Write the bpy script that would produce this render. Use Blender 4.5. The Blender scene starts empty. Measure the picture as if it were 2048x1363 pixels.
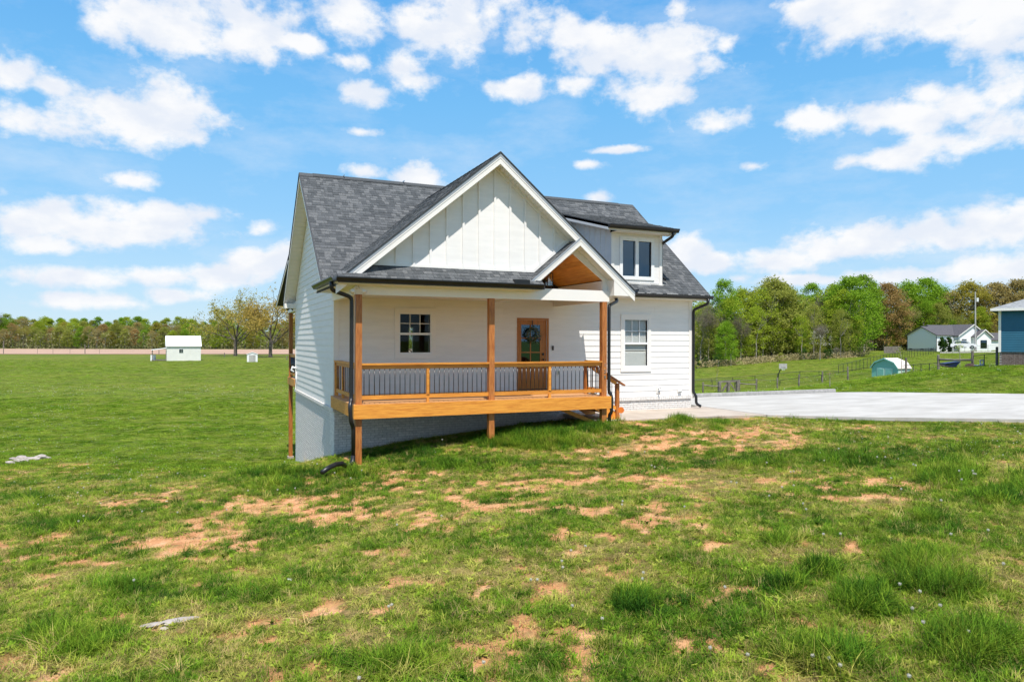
import bpy, math, random
import numpy as np
from mathutils import Vector, Matrix
R = math.radians
rnd = random.Random(7)
rng = np.random.default_rng(11)
scene = bpy.context.scene
COL = scene.collection

# ------------------------------------------------------------------ camera
CAM = Vector((-3.17, -18.45, 1.42)); YAW = R(24.04); ROLL = 0.0027
F = 1393.0
cd = bpy.data.cameras.new('camera'); cam = bpy.data.objects.new('camera', cd); COL.objects.link(cam)
cd.sensor_width = 36; cd.lens = F / 2048 * 36; cd.clip_start = 0.1; cd.clip_end = 20000
cd.shift_y = 0.00024
fw = Vector((math.sin(YAW), math.cos(YAW), 0)); rt = Vector((math.cos(YAW), -math.sin(YAW), 0)); up = Vector((0, 0, 1))
rt2 = rt * math.cos(ROLL) + up * math.sin(ROLL); up2 = up * math.cos(ROLL) - rt * math.sin(ROLL)
m = Matrix((rt2, up2, -fw)).transposed().to_4x4(); m.translation = CAM
cam.matrix_world = m
scene.camera = cam

# ------------------------------------------------------------------ light
SUN = Vector((0.12, 0.474, -1.0)).normalized()      # travel direction
SKY_STRENGTH = 0.10
world = bpy.data.worlds.new('World'); scene.world = world; world.use_nodes = True
sl = bpy.data.lights.new('sun', 'SUN'); sl.energy = 4.6; sl.angle = R(0.53); sl.color = (1.0, 0.955, 0.89)
so = bpy.data.objects.new('sun', sl); COL.objects.link(so)
so.rotation_euler = (-SUN).to_track_quat('Z', 'Y').to_euler(); so.location = (0, 0, 60)
scene.view_settings.view_transform = 'Standard'; scene.view_settings.look = 'None'
scene.view_settings.gamma = 1; scene.view_settings.use_curve_mapping = False
scene.view_settings.exposure = 0.48

def W(px, d, py=None, Z=None):
    """world point at photo column px, depth d; height from row py or given Z"""
    xc = (px - 1024) / F * d
    p = CAM + rt * xc + fw * d
    if py is not None: p.z = CAM.z + (682 + .0027 * (px - 1024) - py) * d / F
    elif Z is not None: p.z = Z
    return p
def WZ(px, py, Z):
    d = (CAM.z - Z) * F / (py - 682 - .0027 * (px - 1024))
    return W(px, d, Z=Z)

# ------------------------------------------------------------------ sky
nt = world.node_tree; N = nt.nodes; L = nt.links; N.clear()
def nn(t, **k):
    n = N.new(t)
    for a, b in k.items(): setattr(n, a, b)
    return n
def mth(op, a, b=None, c=None, clamp=False):
    n = nn('ShaderNodeMath', operation=op, use_clamp=clamp)
    for i, v in enumerate((a, b, c)):
        if v is None: continue
        if isinstance(v, (int, float)): n.inputs[i].default_value = v
        else: L.new(v, n.inputs[i])
    return n.outputs[0]
sky = nn('ShaderNodeTexSky', sky_type='NISHITA', sun_disc=False, sun_elevation=math.asin(-SUN.z),
         sun_rotation=math.atan2(-SUN.x, -SUN.y), altitude=200, air_density=1.0, dust_density=0.3, ozone_density=2.0)
hs = nn('ShaderNodeHueSaturation'); hs.inputs['Saturation'].default_value = 1.28; hs.inputs['Value'].default_value = 1.0
L.new(sky.outputs[0], hs.inputs['Color'])
SKYRAMP = [(0, (4.4, 5.8, 7.0)), (.10, (3.5, 5.4, 7.1)), (.22, (2.3, 4.7, 7.2)), (.40, (1.5, 4.1, 7.1)), (.60, (.85, 3.2, 6.7)), (1.0, (.4, 1.8, 4.9))]
tc = nn('ShaderNodeTexCoord'); sx = nn('ShaderNodeSeparateXYZ'); L.new(tc.outputs['Generated'], sx.inputs[0])
az = mth('ARCTAN2', sx.outputs[0], sx.outputs[1])
az = mth('SUBTRACT', az, YAW)
el = mth('ARCSINE', mth('MINIMUM', mth('MAXIMUM', sx.outputs[2], -1.0), 1.0))
cxy = nn('ShaderNodeCombineXYZ'); L.new(az, cxy.inputs[0]); L.new(el, cxy.inputs[1])
ae = cxy.outputs[0]
rmp = nn('ShaderNodeValToRGB'); L.new(mth('DIVIDE', el, .8, None, True), rmp.inputs[0]); ee = rmp.color_ramp.elements
ee[0].position = 0; ee[0].color = (*[c / 8 for c in SKYRAMP[0][1]], 1); ee[1].position = 1; ee[1].color = (*[c / 8 for c in SKYRAMP[-1][1]], 1)
for p_, c_ in SKYRAMP[1:-1]: k_ = ee.new(p_); k_.color = (*[c / 8 for c in c_], 1)
gsc = nn('ShaderNodeVectorMath', operation='SCALE'); L.new(rmp.outputs[0], gsc.inputs[0]); gsc.inputs['Scale'].default_value = 8
smix = nn('ShaderNodeMix', data_type='RGBA'); smix.inputs[0].default_value = .85; L.new(hs.outputs[0], smix.inputs[6]); L.new(gsc.outputs[0], smix.inputs[7])
def noise(vec, scale, detail, rough=.55, off=(0, 0, 0), sc=(1, 1, 1), dist=0):
    mp = nn('ShaderNodeMapping'); mp.inputs['Location'].default_value = off; mp.inputs['Scale'].default_value = sc
    L.new(vec, mp.inputs[0])
    t = nn('ShaderNodeTexNoise'); t.inputs['Scale'].default_value = scale; t.inputs['Detail'].default_value = detail
    t.inputs['Roughness'].default_value = rough; t.inputs['Distortion'].default_value = dist
    L.new(mp.outputs[0], t.inputs['Vector']); return t.outputs['Fac']
CL = [(330,40,190,62),(500,70,120,45),(430,20,200,50),(35,150,62,36),(100,172,75,22),(350,215,118,62),(200,215,110,34),(70,245,120,38),(270,240,120,40),
 (705,40,72,52),(600,85,70,18),(930,48,150,56),(860,60,90,40),(1035,60,70,42),(1130,75,40,40),(800,135,52,32),(700,125,45,16),(735,190,58,26),(820,165,60,24),
 (1040,180,66,26),(1150,165,55,20),(1225,95,90,50),(1290,120,125,58),(1340,100,80,50),(1310,190,70,36),(1180,130,60,30),(1355,20,28,20),(1450,90,24,16),
 (1425,246,72,27),(1640,18,130,40),(1760,35,170,50),(1900,25,180,62),(1985,60,120,60),(1940,140,12,26),(2035,95,36,26),
 (1620,245,52,26),(1745,235,110,32),(1850,240,80,30),(1930,215,90,46),(2010,180,90,70),(1990,250,110,55),(1890,290,120,32),(1790,312,100,22),(1700,322,28,16),(1850,190,40,22),
 (260,361,48,16),(120,425,75,44),(210,425,80,36),(40,440,70,50),(320,440,95,32),(410,430,55,24),(250,460,200,34),(80,490,90,22),
 (120,552,135,22),(50,545,60,22),(330,552,60,22),(440,548,100,28),(510,528,80,34),(570,515,60,34),(160,600,120,16),(350,590,60,16),
 (838,352,52,30),(722,345,34,12),(1170,328,30,8),(1195,394,26,14),(1370,505,60,32),(1440,520,70,24),(1560,520,110,24),(1650,498,90,34),(1760,480,120,44),(1860,470,120,46),(1960,450,110,42),(2030,450,60,44),
 (1800,550,130,22),(1950,540,140,30),(2040,535,60,30),(1480,557,24,8),(1600,560,90,12),(525,457,24,16),(1505,332,24,9),(720,264,30,7),(1230,300,60,7)]
field = None
for px, py, rx, ry in CL:
    dx = px - 1024; a = math.atan(dx / F); hy = math.hypot(F, dx); e = math.atan((682 + .0027 * dx - py) / hy)
    ra = 1.1 * rx / F * math.cos(a) ** 2; re = 1.1 * ry / hy
    s = nn('ShaderNodeVectorMath', operation='SUBTRACT'); L.new(ae, s.inputs[0]); s.inputs[1].default_value = (a, e, 0)
    s2 = nn('ShaderNodeVectorMath', operation='MULTIPLY'); L.new(s.outputs[0], s2.inputs[0]); s2.inputs[1].default_value = (1 / ra, 1 / re, 0)
    ln = nn('ShaderNodeVectorMath', operation='LENGTH'); L.new(s2.outputs[0], ln.inputs[0])
    v = mth('MULTIPLY', mth('SUBTRACT', 1.0, ln.outputs['Value']), min(1.0, .35 + rx / 110))
    if field is None: field = v
    else: field = mth('SMOOTH_MAX', field, v, 0.22)
# elsewhere in the sky: the same kind of scattered clouds
gen = mth('MULTIPLY', mth('SUBTRACT', noise(ae, 3.2, 2, sc=(1, 2.2, 1), off=(3.1, 1.7, 0)), 0.56), 5.0)
outside = mth('MAXIMUM', mth('MULTIPLY', mth('SUBTRACT', mth('ABSOLUTE', az), 0.66), 12.0), mth('MULTIPLY', mth('SUBTRACT', el, 0.47), 12.0), None)
outside = mth('MINIMUM', mth('MAXIMUM', outside, 0.0), 1.0)
gen = mth('SUBTRACT', gen, mth('MULTIPLY', mth('SUBTRACT', 1.0, outside), 3.0))
field = mth('MAXIMUM', field, gen)
n1 = noise(ae, 9.0, 9, .62, sc=(1, 1.5, 1), dist=.15)
n2 = noise(ae, 26.0, 7, .6, sc=(1, 1.3, 1), off=(5, 2, 0))
wob = mth('ADD', mth('MULTIPLY', mth('SUBTRACT', n1, .5), 2.9), mth('MULTIPLY', mth('SUBTRACT', n2, .5), 1.5))
dens = mth('ADD', mth('MINIMUM', mth('MAXIMUM', field, -1.6), .75), wob)
mr = nn('ShaderNodeMapRange', interpolation_type='SMOOTHSTEP'); L.new(dens, mr.inputs[0])
mr.inputs[1].default_value = -0.22; mr.inputs[2].default_value = 0.62
cov = mth('MULTIPLY', mr.outputs[0], 0.97)
mist = mth('MULTIPLY', mth('SUBTRACT', noise(ae, 5, 7, .62, sc=(1, 2.5, 1), off=(9, 4, 0)), .47), 1.2, None, True)
cov = mth('MAXIMUM', cov, mist)
# cloud body: bright puffs, soft bluish grey hollows
sh = nn('ShaderNodeMapRange', interpolation_type='SMOOTHSTEP'); L.new(noise(ae, 12, 6, .55, sc=(1, 1.8, 1), off=(1.3, 7.2, 0)), sh.inputs[0])
sh.inputs[1].default_value = .36; sh.inputs[2].default_value = .62
cc = nn('ShaderNodeMix', data_type='RGBA'); L.new(sh.outputs[0], cc.inputs[0])
cc.inputs[6].default_value = (5.9, 6.25, 6.9, 1); cc.inputs[7].default_value = (7.15, 7.15, 7.2, 1)
mx = nn('ShaderNodeMix', data_type='RGBA'); L.new(cov, mx.inputs[0]); L.new(smix.outputs[2], mx.inputs[6]); L.new(cc.outputs[2], mx.inputs[7])
bg = nn('ShaderNodeBackground'); bg.inputs[1].default_value = SKY_STRENGTH; L.new(mx.outputs[2], bg.inputs[0])
wo = nn('ShaderNodeOutputWorld'); L.new(bg.outputs[0], wo.inputs[0])

# ------------------------------------------------------------------ helpers
class MB:
    def __init__(s): s.v = []; s.f = []
    def add(s, vs, fs):
        b = len(s.v); s.v += [tuple(v) for v in vs]; s.f += [tuple(i + b for i in f) for f in fs]; return s
    def box(s, x0, x1, y0, y1, z0, z1):
        return s.add([(x0,y0,z0),(x1,y0,z0),(x1,y1,z0),(x0,y1,z0),(x0,y0,z1),(x1,y0,z1),(x1,y1,z1),(x0,y1,z1)],
              [(0,3,2,1),(4,5,6,7),(0,1,5,4),(1,2,6,5),(2,3,7,6),(3,0,4,7)])
    def bar(s, p, q, w, h, upv=(0, 0, 1)):
        """rectangular bar from p to q, width w (sideways), height h (along up)"""
        p = Vector(p); q = Vector(q); d = (q - p).normalized(); u = Vector(upv)
        if abs(d.dot(u)) > .98: u = Vector((0, 1, 0))
        r_ = d.cross(u).normalized(); u = r_.cross(d).normalized()
        vs = []
        for c in (p, q):
            for a, b in ((-1,-1),(1,-1),(1,1),(-1,1)): vs.append(c + r_ * (a * w / 2) + u * (b * h / 2))
        return s.add(vs, [(0,1,2,3),(7,6,5,4),(0,4,5,1),(1,5,6,2),(2,6,7,3),(3,7,4,0)])
    def tube(s, pts, r, n=8, cap=True):
        pts = [Vector(p) for p in pts]; rs = r if isinstance(r, (list, tuple)) else [r] * len(pts)
        b = len(s.v); pr = None
        for i, p in enumerate(pts):
            d = (pts[min(i + 1, len(pts) - 1)] - pts[max(i - 1, 0)])
            d = d.normalized() if d.length > 1e-9 else Vector((0, 0, 1))
            if pr is None: pr = d.orthogonal().normalized()
            else:
                pr = pr - d * pr.dot(d); pr = pr.normalized() if pr.length > 1e-6 else d.orthogonal().normalized()
            q = d.cross(pr)
            for k in range(n):
                a = 2 * math.pi * k / n
                s.v.append(tuple(p + (pr * math.cos(a) + q * math.sin(a)) * rs[i]))
        for i in range(len(pts) - 1):
            for k in range(n):
                s.f.append((b+i*n+k, b+i*n+(k+1)%n, b+(i+1)*n+(k+1)%n, b+(i+1)*n+k))
        if cap:
            s.f.append(tuple(b + k for k in range(n))[::-1]); s.f.append(tuple(b + (len(pts)-1)*n + k for k in range(n)))
        return s
    def prism(s, poly, d):
        """poly: 3D points; extruded by vector d (or by a per-vertex list of vectors)"""
        n = len(poly); poly = [Vector(p) for p in poly]
        ds = d if isinstance(d, list) else [Vector(d)] * n
        return s.add(poly + [p + e for p, e in zip(poly, ds)],
              [tuple(range(n))[::-1], tuple(range(n, 2*n))] + [(i, (i+1)%n, n+(i+1)%n, n+i) for i in range(n)])
    def ball(s, c, r, n=8, m_=6, sc=(1, 1, 1)):
        b = len(s.v); c = Vector(c)
        for i in range(m_ + 1):
            t = math.pi * i / m_
            for k in range(n):
                a = 2 * math.pi * k / n
                s.v.append((c.x + r*sc[0]*math.sin(t)*math.cos(a), c.y + r*sc[1]*math.sin(t)*math.sin(a), c.z + r*sc[2]*math.cos(t)))
        for i in range(m_):
            for k in range(n): s.f.append((b+i*n+k, b+(i+1)*n+k, b+(i+1)*n+(k+1)%n, b+i*n+(k+1)%n))
        return s
    def mesh(s, name):
        me = bpy.data.meshes.new(name); me.from_pydata([tuple(v) for v in s.v], [], s.f); me.update(); return me

def fixn(me):
    import bmesh
    b = bmesh.new(); b.from_mesh(me); bmesh.ops.recalc_face_normals(b, faces=b.faces); b.to_mesh(me); b.free(); return me

def link(name, data, mat, parent=None, loc=(0, 0, 0), rot=None):
    o = bpy.data.objects.new(name, data); COL.objects.link(o)
    if mat is not None and data is not None and len(data.materials) == 0: data.materials.append(mat)
    o.location = loc
    if rot: o.rotation_euler = rot
    if parent: o.parent = parent
    return o
ORG = {}
def part(name, mb, mat, parent=None, smooth=False, fix=True, kind=None, label=None, local=False):
    """a mesh whose coordinates are world ones (or the parent's, with local)"""
    me = mb.mesh(name)
    if fix: fixn(me)
    if not local and parent is not None:
        o_ = ORG.get(parent.name, Vector((0, 0, 0)))
        me.transform(Matrix.Translation(-o_))
    if smooth: me.shade_smooth()
    o = link(name, me, mat, parent)
    if not local: ORG[o.name] = ORG.get(parent.name, Vector((0, 0, 0))) if parent else Vector((0, 0, 0))
    if kind: o['kind'] = kind
    if label: o['label'] = label
    return o
def thing(name, label, cat, loc=(0, 0, 0), rz=0, group=None, s=1):
    o = bpy.data.objects.new(name, None); COL.objects.link(o); o.location = loc; o.rotation_euler = (0, 0, rz); o.scale = (s, s, s)
    o.empty_display_size = .3
    o['label'] = label; o['category'] = cat
    if group: o['group'] = group
    ORG[o.name] = Vector(loc); return o
def tag(o, label, cat, group=None):
    o['label'] = label; o['category'] = cat
    if group: o['group'] = group
    return o
def struct(o, kind='structure'): o['kind'] = kind; return o
def copy_tree(o, parent=None):
    c = o.copy(); COL.objects.link(c); c.parent = parent
    for ch in list(o.children): copy_tree(ch, c)
    return c

# ------------------------------------------------------------------ materials
def mat(name, col, rough=.6, metal=0, var=.12, scale=6., spec=.5, bump=0, bscale=40., alpha=None, stretch=(1, 1, 1), col2=None, rand=0, detail=5, objcol=False, trans=0, emit=None, thr=(.35, .65)):
    m_ = bpy.data.materials.new(name); m_.use_nodes = True; t = m_.node_tree; P = t.nodes['Principled BSDF']
    P.inputs['Roughness'].default_value = rough; P.inputs['Metallic'].default_value = metal
    P.inputs['Specular IOR Level'].default_value = spec
    tcn = t.nodes.new('ShaderNodeTexCoord'); mp = t.nodes.new('ShaderNodeMapping'); mp.inputs['Scale'].default_value = stretch
    gm = t.nodes.new('ShaderNodeNewGeometry')
    t.links.new(gm.outputs['Position'], mp.inputs[0])
    nz = t.nodes.new('ShaderNodeTexNoise'); nz.inputs['Scale'].default_value = scale; nz.inputs['Detail'].default_value = detail; nz.inputs['Roughness'].default_value = .6
    t.links.new(mp.outputs[0], nz.inputs['Vector'])
    r_ = t.nodes.new('ShaderNodeValToRGB'); c = col
    c2 = col2 or tuple(min(1, x * (1 + var)) for x in c); c1 = tuple(x * (1 - var) for x in c) if not col2 else c
    r_.color_ramp.elements[0].color = (*c1, 1); r_.color_ramp.elements[1].color = (*c2, 1)
    r_.color_ramp.elements[0].position = thr[0]; r_.color_ramp.elements[1].position = thr[1]
    t.links.new(nz.outputs['Fac'], r_.inputs[0]); out = r_.outputs[0]
    if rand or objcol:
        oi = t.nodes.new('ShaderNodeObjectInfo')
        if objcol:
            mm = t.nodes.new('ShaderNodeMix'); mm.data_type = 'RGBA'; mm.blend_type = 'MULTIPLY'; mm.inputs[0].default_value = 1
            t.links.new(out, mm.inputs[6]); t.links.new(oi.outputs['Color'], mm.inputs[7]); out = mm.outputs[2]
        if rand:
            mr_ = t.nodes.new('ShaderNodeMapRange'); t.links.new(oi.outputs['Random'], mr_.inputs[0]); mr_.inputs[3].default_value = 1 - rand; mr_.inputs[4].default_value = 1 + rand
            h = t.nodes.new('ShaderNodeHueSaturation'); t.links.new(mr_.outputs[0], h.inputs['Value']); t.links.new(out, h.inputs['Color']); out = h.outputs[0]
    t.links.new(out, P.inputs['Base Color'])
    if bump:
        nb = t.nodes.new('ShaderNodeTexNoise'); nb.inputs['Scale'].default_value = bscale; nb.inputs['Detail'].default_value = 4
        t.links.new(mp.outputs[0], nb.inputs['Vector'])
        b = t.nodes.new('ShaderNodeBump'); b.inputs['Strength'].default_value = bump; b.inputs['Distance'].default_value = .01
        t.links.new(nb.outputs['Fac'], b.inputs['Height']); t.links.new(b.outputs[0], P.inputs['Normal'])
    if trans:   # thin leaf: part of the light passes through
        tl = t.nodes.new('ShaderNodeBsdfTranslucent'); t.links.new(out, tl.inputs[0]); ms = t.nodes.new('ShaderNodeMixShader'); ms.inputs[0].default_value = trans
        t.links.new(P.outputs[0], ms.inputs[1]); t.links.new(tl.outputs[0], ms.inputs[2]); t.links.new(ms.outputs[0], t.nodes['Material Output'].inputs[0])
    if emit: P.inputs['Emission Color'].default_value = (*emit[0], 1); P.inputs['Emission Strength'].default_value = emit[1]
    return m_
def glassmat(name, tint=(.9, .95, 1), refl=.12, rough=.0, gl=(1, 1, 1)):
    m_ = bpy.data.materials.new(name); m_.use_nodes = True; t = m_.node_tree; t.nodes.clear()
    o = t.nodes.new('ShaderNodeOutputMaterial'); tr = t.nodes.new('ShaderNodeBsdfTransparent'); tr.inputs[0].default_value = (*tint, 1)
    g = t.nodes.new('ShaderNodeBsdfGlossy'); g.inputs['Roughness'].default_value = rough; g.inputs[0].default_value = (*gl, 1)
    fr = t.nodes.new('ShaderNodeLayerWeight'); fr.inputs[0].default_value = .5
    pw = t.nodes.new('ShaderNodeMath'); pw.operation = 'POWER'; pw.inputs[1].default_value = 5; t.links.new(fr.outputs['Facing'], pw.inputs[0])
    ad = t.nodes.new('ShaderNodeMath'); ad.operation = 'ADD'; ad.use_clamp = True; ad.inputs[1].default_value = refl + .05; t.links.new(pw.outputs[0], ad.inputs[0])
    mx_ = t.nodes.new('ShaderNodeMixShader'); t.links.new(ad.outputs[0], mx_.inputs[0]); t.links.new(tr.outputs[0], mx_.inputs[1]); t.links.new(g.outputs[0], mx_.inputs[2])
    t.links.new(mx_.outputs[0], o.inputs[0]); return m_
def veilmat(name, c, f):
    m_ = bpy.data.materials.new(name); m_.use_nodes = True; t = m_.node_tree; t.nodes.clear(); o = t.nodes.new('ShaderNodeOutputMaterial'); tr = t.nodes.new('ShaderNodeBsdfTransparent')
    g = t.nodes.new('ShaderNodeBsdfDiffuse'); g.inputs[0].default_value = (*c, 1); x = t.nodes.new('ShaderNodeMixShader'); x.inputs[0].default_value = f
    t.links.new(tr.outputs[0], x.inputs[1]); t.links.new(g.outputs[0], x.inputs[2]); t.links.new(x.outputs[0], o.inputs[0]); return m_
M = {}
M['siding'] = mat('white_siding', (.80, .775, .74), .55, var=.035, scale=1.5, rand=.02, bump=.07, bscale=25, stretch=(1, 1, 6))
M['trim'] = mat('white_trim', (.82, .785, .735), .45, var=.02, scale=2)
M['soffit'] = mat('white_soffit', (.80, .765, .71), .5, var=.02, scale=3)
M['black'] = mat('black_gutter', (.012, .012, .013), .38, var=.2, spec=.5)
M['blackm'] = mat('black_baluster', (.012, .012, .013), .30, var=.1, spec=.7)
M['brick'] = mat('painted_brick', (.76, .725, .68), .75, var=.14, scale=14, rand=.10, bump=.5, bscale=60)
M['mortar'] = mat('painted_mortar', (.36, .34, .32), .9, var=.12, scale=20)
M['wood'] = mat('stained_pine', (.56, .19, .022), .5, col2=(.80, .35, .05), scale=3.2, stretch=(1, 9, 16), rand=.16, bump=.3, bscale=12, detail=9)
M['woody'] = mat('stained_pine_side', (.52, .18, .025), .5, col2=(.74, .33, .055), scale=3.2, stretch=(9, 1, 16), rand=.16, bump=.3, bscale=12, detail=9)
M['post'] = mat('stained_post', (.30, .085, .016), .5, col2=(.52, .20, .048), scale=3.5, stretch=(9, 9, 1), rand=.06, bump=.3, bscale=20)
M['deck'] = mat('deck_board', (.50, .24, .09), .6, col2=(.62, .33, .14), scale=3, stretch=(1, 9, 9), rand=.1)
M['ceil'] = mat('ceiling_wood', (.66, .25, .03), .45, col2=(.84, .42, .08), scale=2.5, stretch=(8, 1, 8), rand=.1)
M['door'] = mat('door_wood', (.36, .12, .018), .4, col2=(.48, .18, .03), scale=3, stretch=(9, 9, 1))
M['shingle'] = mat('asphalt_shingle', (.085, .088, .094), .95, var=.35, scale=30, rand=.42, bump=.7, bscale=220)
M['shingled'] = mat('roof_underlayer', (.05, .052, .056), .95, var=.3, scale=20)
M['concrete'] = mat('pale_concrete', (.36, .34, .305), .85, col2=(.47, .45, .41), scale=.6, bump=.15, bscale=60, stretch=(1, 3, 1), detail=8)
M['curb'] = mat('curb_block', (.40, .385, .36), .9, var=.15, scale=8, rand=.08)
M['glass'] = glassmat('window_glass', (.80, .84, .84), -.03, gl=(.5, .55, .6))
M['glassd'] = glassmat('dark_window_glass', (.25, .3, .34), .09, gl=(.40, .62, .85))
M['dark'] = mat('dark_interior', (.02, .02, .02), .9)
M['glassc'] = glassmat('clear_window_glass', (.96, .97, .96), -.035)
M['blind'] = mat('window_blind', (.82, .81, .78), .6, var=.03)
M['white'] = mat('white_paint', (.80, .80, .79), .5, var=.03)
M['steel'] = mat('brushed_metal', (.55, .55, .55), .3, metal=1, var=.1)
M['orange'] = mat('orange_reflector', (.75, .20, .03), .3, var=.1)

# ================================================================== terrain
CP = [(1024,.01,-.68),(-2000,5,-1.1),(4000,5,-.6),(1024,8,-.85),(0,8,-1.35),(2048,8,-.62),(0,15,-2.05),(300,15,-1.75),(560,14,-1.5),
 (717,15.55,-1.32),(985,16.8,-1.0),(1208,18.14,-.74),(669,18.14,-1.6),(590,25.4,-3.0),(583,27,-3.2),(0,28,-3.05),(300,28,-3.05),(500,28,-3.2),(0,21,-2.6),(400,20,-2.4),(560,19,-2.15),
 (200,45,-3.25),(0,60,-3.25),(500,60,-3.35),(300,100,-3.2),(300,155,-3.15),(500,178,-3.15),(470,217,-3.15),(100,390,-3.4),(500,390,-3.4),(-800,60,-3.2),(-800,20,-2.6),
 (1235,19.4,-.76),(1400,20,-.79),(1530,20.3,-.80),(1800,19.7,-.85),(2048,19.3,-.83),(2048,14,-.74),(1500,14,-.82),(1250,15,-.95),
 (1700,25,-.85),(2000,25,-.85),(1500,26,-.85),(2300,25,-.8),(1330,24,-.85),(2000,30.5,-.72),(1700,31,-.95),(1500,30.5,-1.15),(1998,41,.04),(2048,42,.06),(1900,36,-.33),(1945,49,-.34),(1877,58,-.8),(1751,64,-1.5),
 (1696,64,-2.1),(1645,66,-2.4),(1598,66,-2.9),(1555,67,-3.1),(1435,62,-3.1),(1460,42,-2.2),(1650,40,-1.45),(1800,40,-.75),
 (1400,130,-2.7),(1500,130,-2.0),(1600,130,-1.66),(1700,140,-1.4),(1800,160,-.65),(1950,160,-.5),(2048,160,-.4),(1400,95,-3.4),(1600,95,-2.6),(1800,100,-1.9),(1900,100,-1.7),
 (1000,300,-3),(1800,400,1),(1400,400,0),(-1000,300,-3),(3000,300,0),(3000,50,0),(-1500,50,-3)]
pts = np.array([[*W(p, d).xy, z] for p, d, z in CP] + [(-3, -60, -.5), (-60, -60, -2), (60, -60, 0), (900, -300, 0), (-900, -300, -2), (0, 1500, 0), (0, -1500, 0)])
def phi(r2): return np.sqrt(r2 + 9.0)
_A = phi(((pts[:, None, :2] - pts[None, :, :2]) ** 2).sum(-1)); n_ = len(pts)
_B = np.zeros((n_ + 1, n_ + 1)); _B[:n_, :n_] = _A; _B[:n_, n_] = 1; _B[n_, :n_] = 1
_B[:n_, :n_] -= np.eye(n_) * .01
_w = np.linalg.solve(_B, np.append(pts[:, 2], 0))
def vnoise(x, y, s=0):
    xi = np.floor(x).astype(np.int64); yi = np.floor(y).astype(np.int64); fx = x - xi; fy = y - yi
    fx = fx * fx * (3 - 2 * fx); fy = fy * fy * (3 - 2 * fy)
    def h(a, b):
        k = (a * 374761393 + b * 668265263 + s * 974711) & 0x7fffffff
        k = ((k ^ (k >> 13)) * 1274126177) & 0x7fffffff
        return ((k ^ (k >> 16)) & 0xffff) / 65535.0
    return (h(xi, yi) * (1-fx) + h(xi+1, yi) * fx) * (1-fy) + (h(xi, yi+1) * (1-fx) + h(xi+1, yi+1) * fx) * fy
def fbm(x, y, o=4, s=0, g=.5):
    t = 0; a = 1; n = 0
    for i in range(o): t = t + a * vnoise(x * 2**i + 13.7 * i, y * 2**i - 7.1 * i, s + i); n += a; a *= g
    return t / n
DRIVE_PX = [(1530,829),(1700,833),(2048,838),(2500,842),(2700,790),(2048,787),(1740,783.5),(1670,784)]
SL = -.73
drive = [WZ(x, y, SL) for x, y in DRIVE_PX]
drive = [Vector((12.1, -2.75, SL))] + drive[1:] + [Vector((12.1, 3.25, SL))]
def inpoly(x, y, P, grow=0):
    c = np.zeros(x.shape, bool); n = len(P)
    for i in range(n):
        x1, y1 = P[i][0], P[i][1]; x2, y2 = P[(i+1) % n][0], P[(i+1) % n][1]
        cond = ((y1 > y) != (y2 > y)) & (x < (x2 - x1) * (y - y1) / (y2 - y1 + 1e-12) + x1)
        c ^= cond
    return c
def Tz(x, y, detail=True):
    x = np.atleast_1d(np.asarray(x, float)); y = np.atleast_1d(np.asarray(y, float)); sh = x.shape; x = x.ravel(); y = y.ravel()
    out = np.empty(len(x))
    for i in range(0, len(x), 20000):
        xx = x[i:i+20000, None]; yy = y[i:i+20000, None]
        out[i:i+20000] = phi((xx - pts[:, 0]) ** 2 + (yy - pts[:, 1]) ** 2) @ _w[:n_] + _w[n_]
    dc = np.hypot(x - CAM.x, y - CAM.y)
    if detail:
        near = np.clip(1 - dc / 60, 0, 1)
        out = out + near * ((fbm(x * .8, y * .8, 3, 5) - .5) * .09 + (fbm(x * 5, y * 5, 3, 9) - .5) * .045)
    far = np.clip((dc - 500) / 1500, 0, 1); out = out * (1 - far) + (-1.0) * far
    pad = inpoly(x, y, drive) | ((x > 6.3) & (x < 12.3) & (y > -2.4) & (y < 3.2)) | ((x > 11) & (x < 16) & (y > -2) & (y < 3.3))
    out = np.where(pad, np.minimum(out, -.84), out)
    hs_ = (x > .05) & (x < 11.4) & (y > .05) & (y < 8)          # under the house floor
    out = np.where(hs_, np.minimum(out, -1.2), out)
    return out.reshape(sh)
def gz(x, y): return float(Tz([x], [y])[0])
def onground(px, py, d0=3, d1=500):
    ds = np.geomspace(d0, d1, 900); P = [W(px, d, py) for d in ds]
    z = Tz([p.x for p in P], [p.y for p in P])
    for i, p in enumerate(P):
        if p.z < z[i]: return Vector((p.x, p.y, z[i]))
    return P[-1]
def project(x, y, z):
    dx = x - CAM.x; dy = y - CAM.y; xc = dx * rt.x + dy * rt.y; d = dx * fw.x + dy * fw.y
    d = np.where(d < .3, .3, d)
    px = 1024 + F * xc / d; return px, 682 + .0027 * (px - 1024) - (z - CAM.z) * F / d, d

def axis(lo, hi, st, far):
    a = list(np.arange(lo, hi, st)); s = st; v = a[-1]
    b = []
    while v < far: s *= 1.07; v += s; b.append(v)
    s = st; v = a[0]; c = []
    while v > -far: s *= 1.07; v -= s; c.append(v)
    return np.array(c[::-1] + a + b)
gx = axis(-13, 18, .075, 6000); gy = axis(-18, 1, .075, 6000)
GX, GY = np.meshgrid(gx, gy, indexing='ij'); GZ = Tz(GX, GY)
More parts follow.
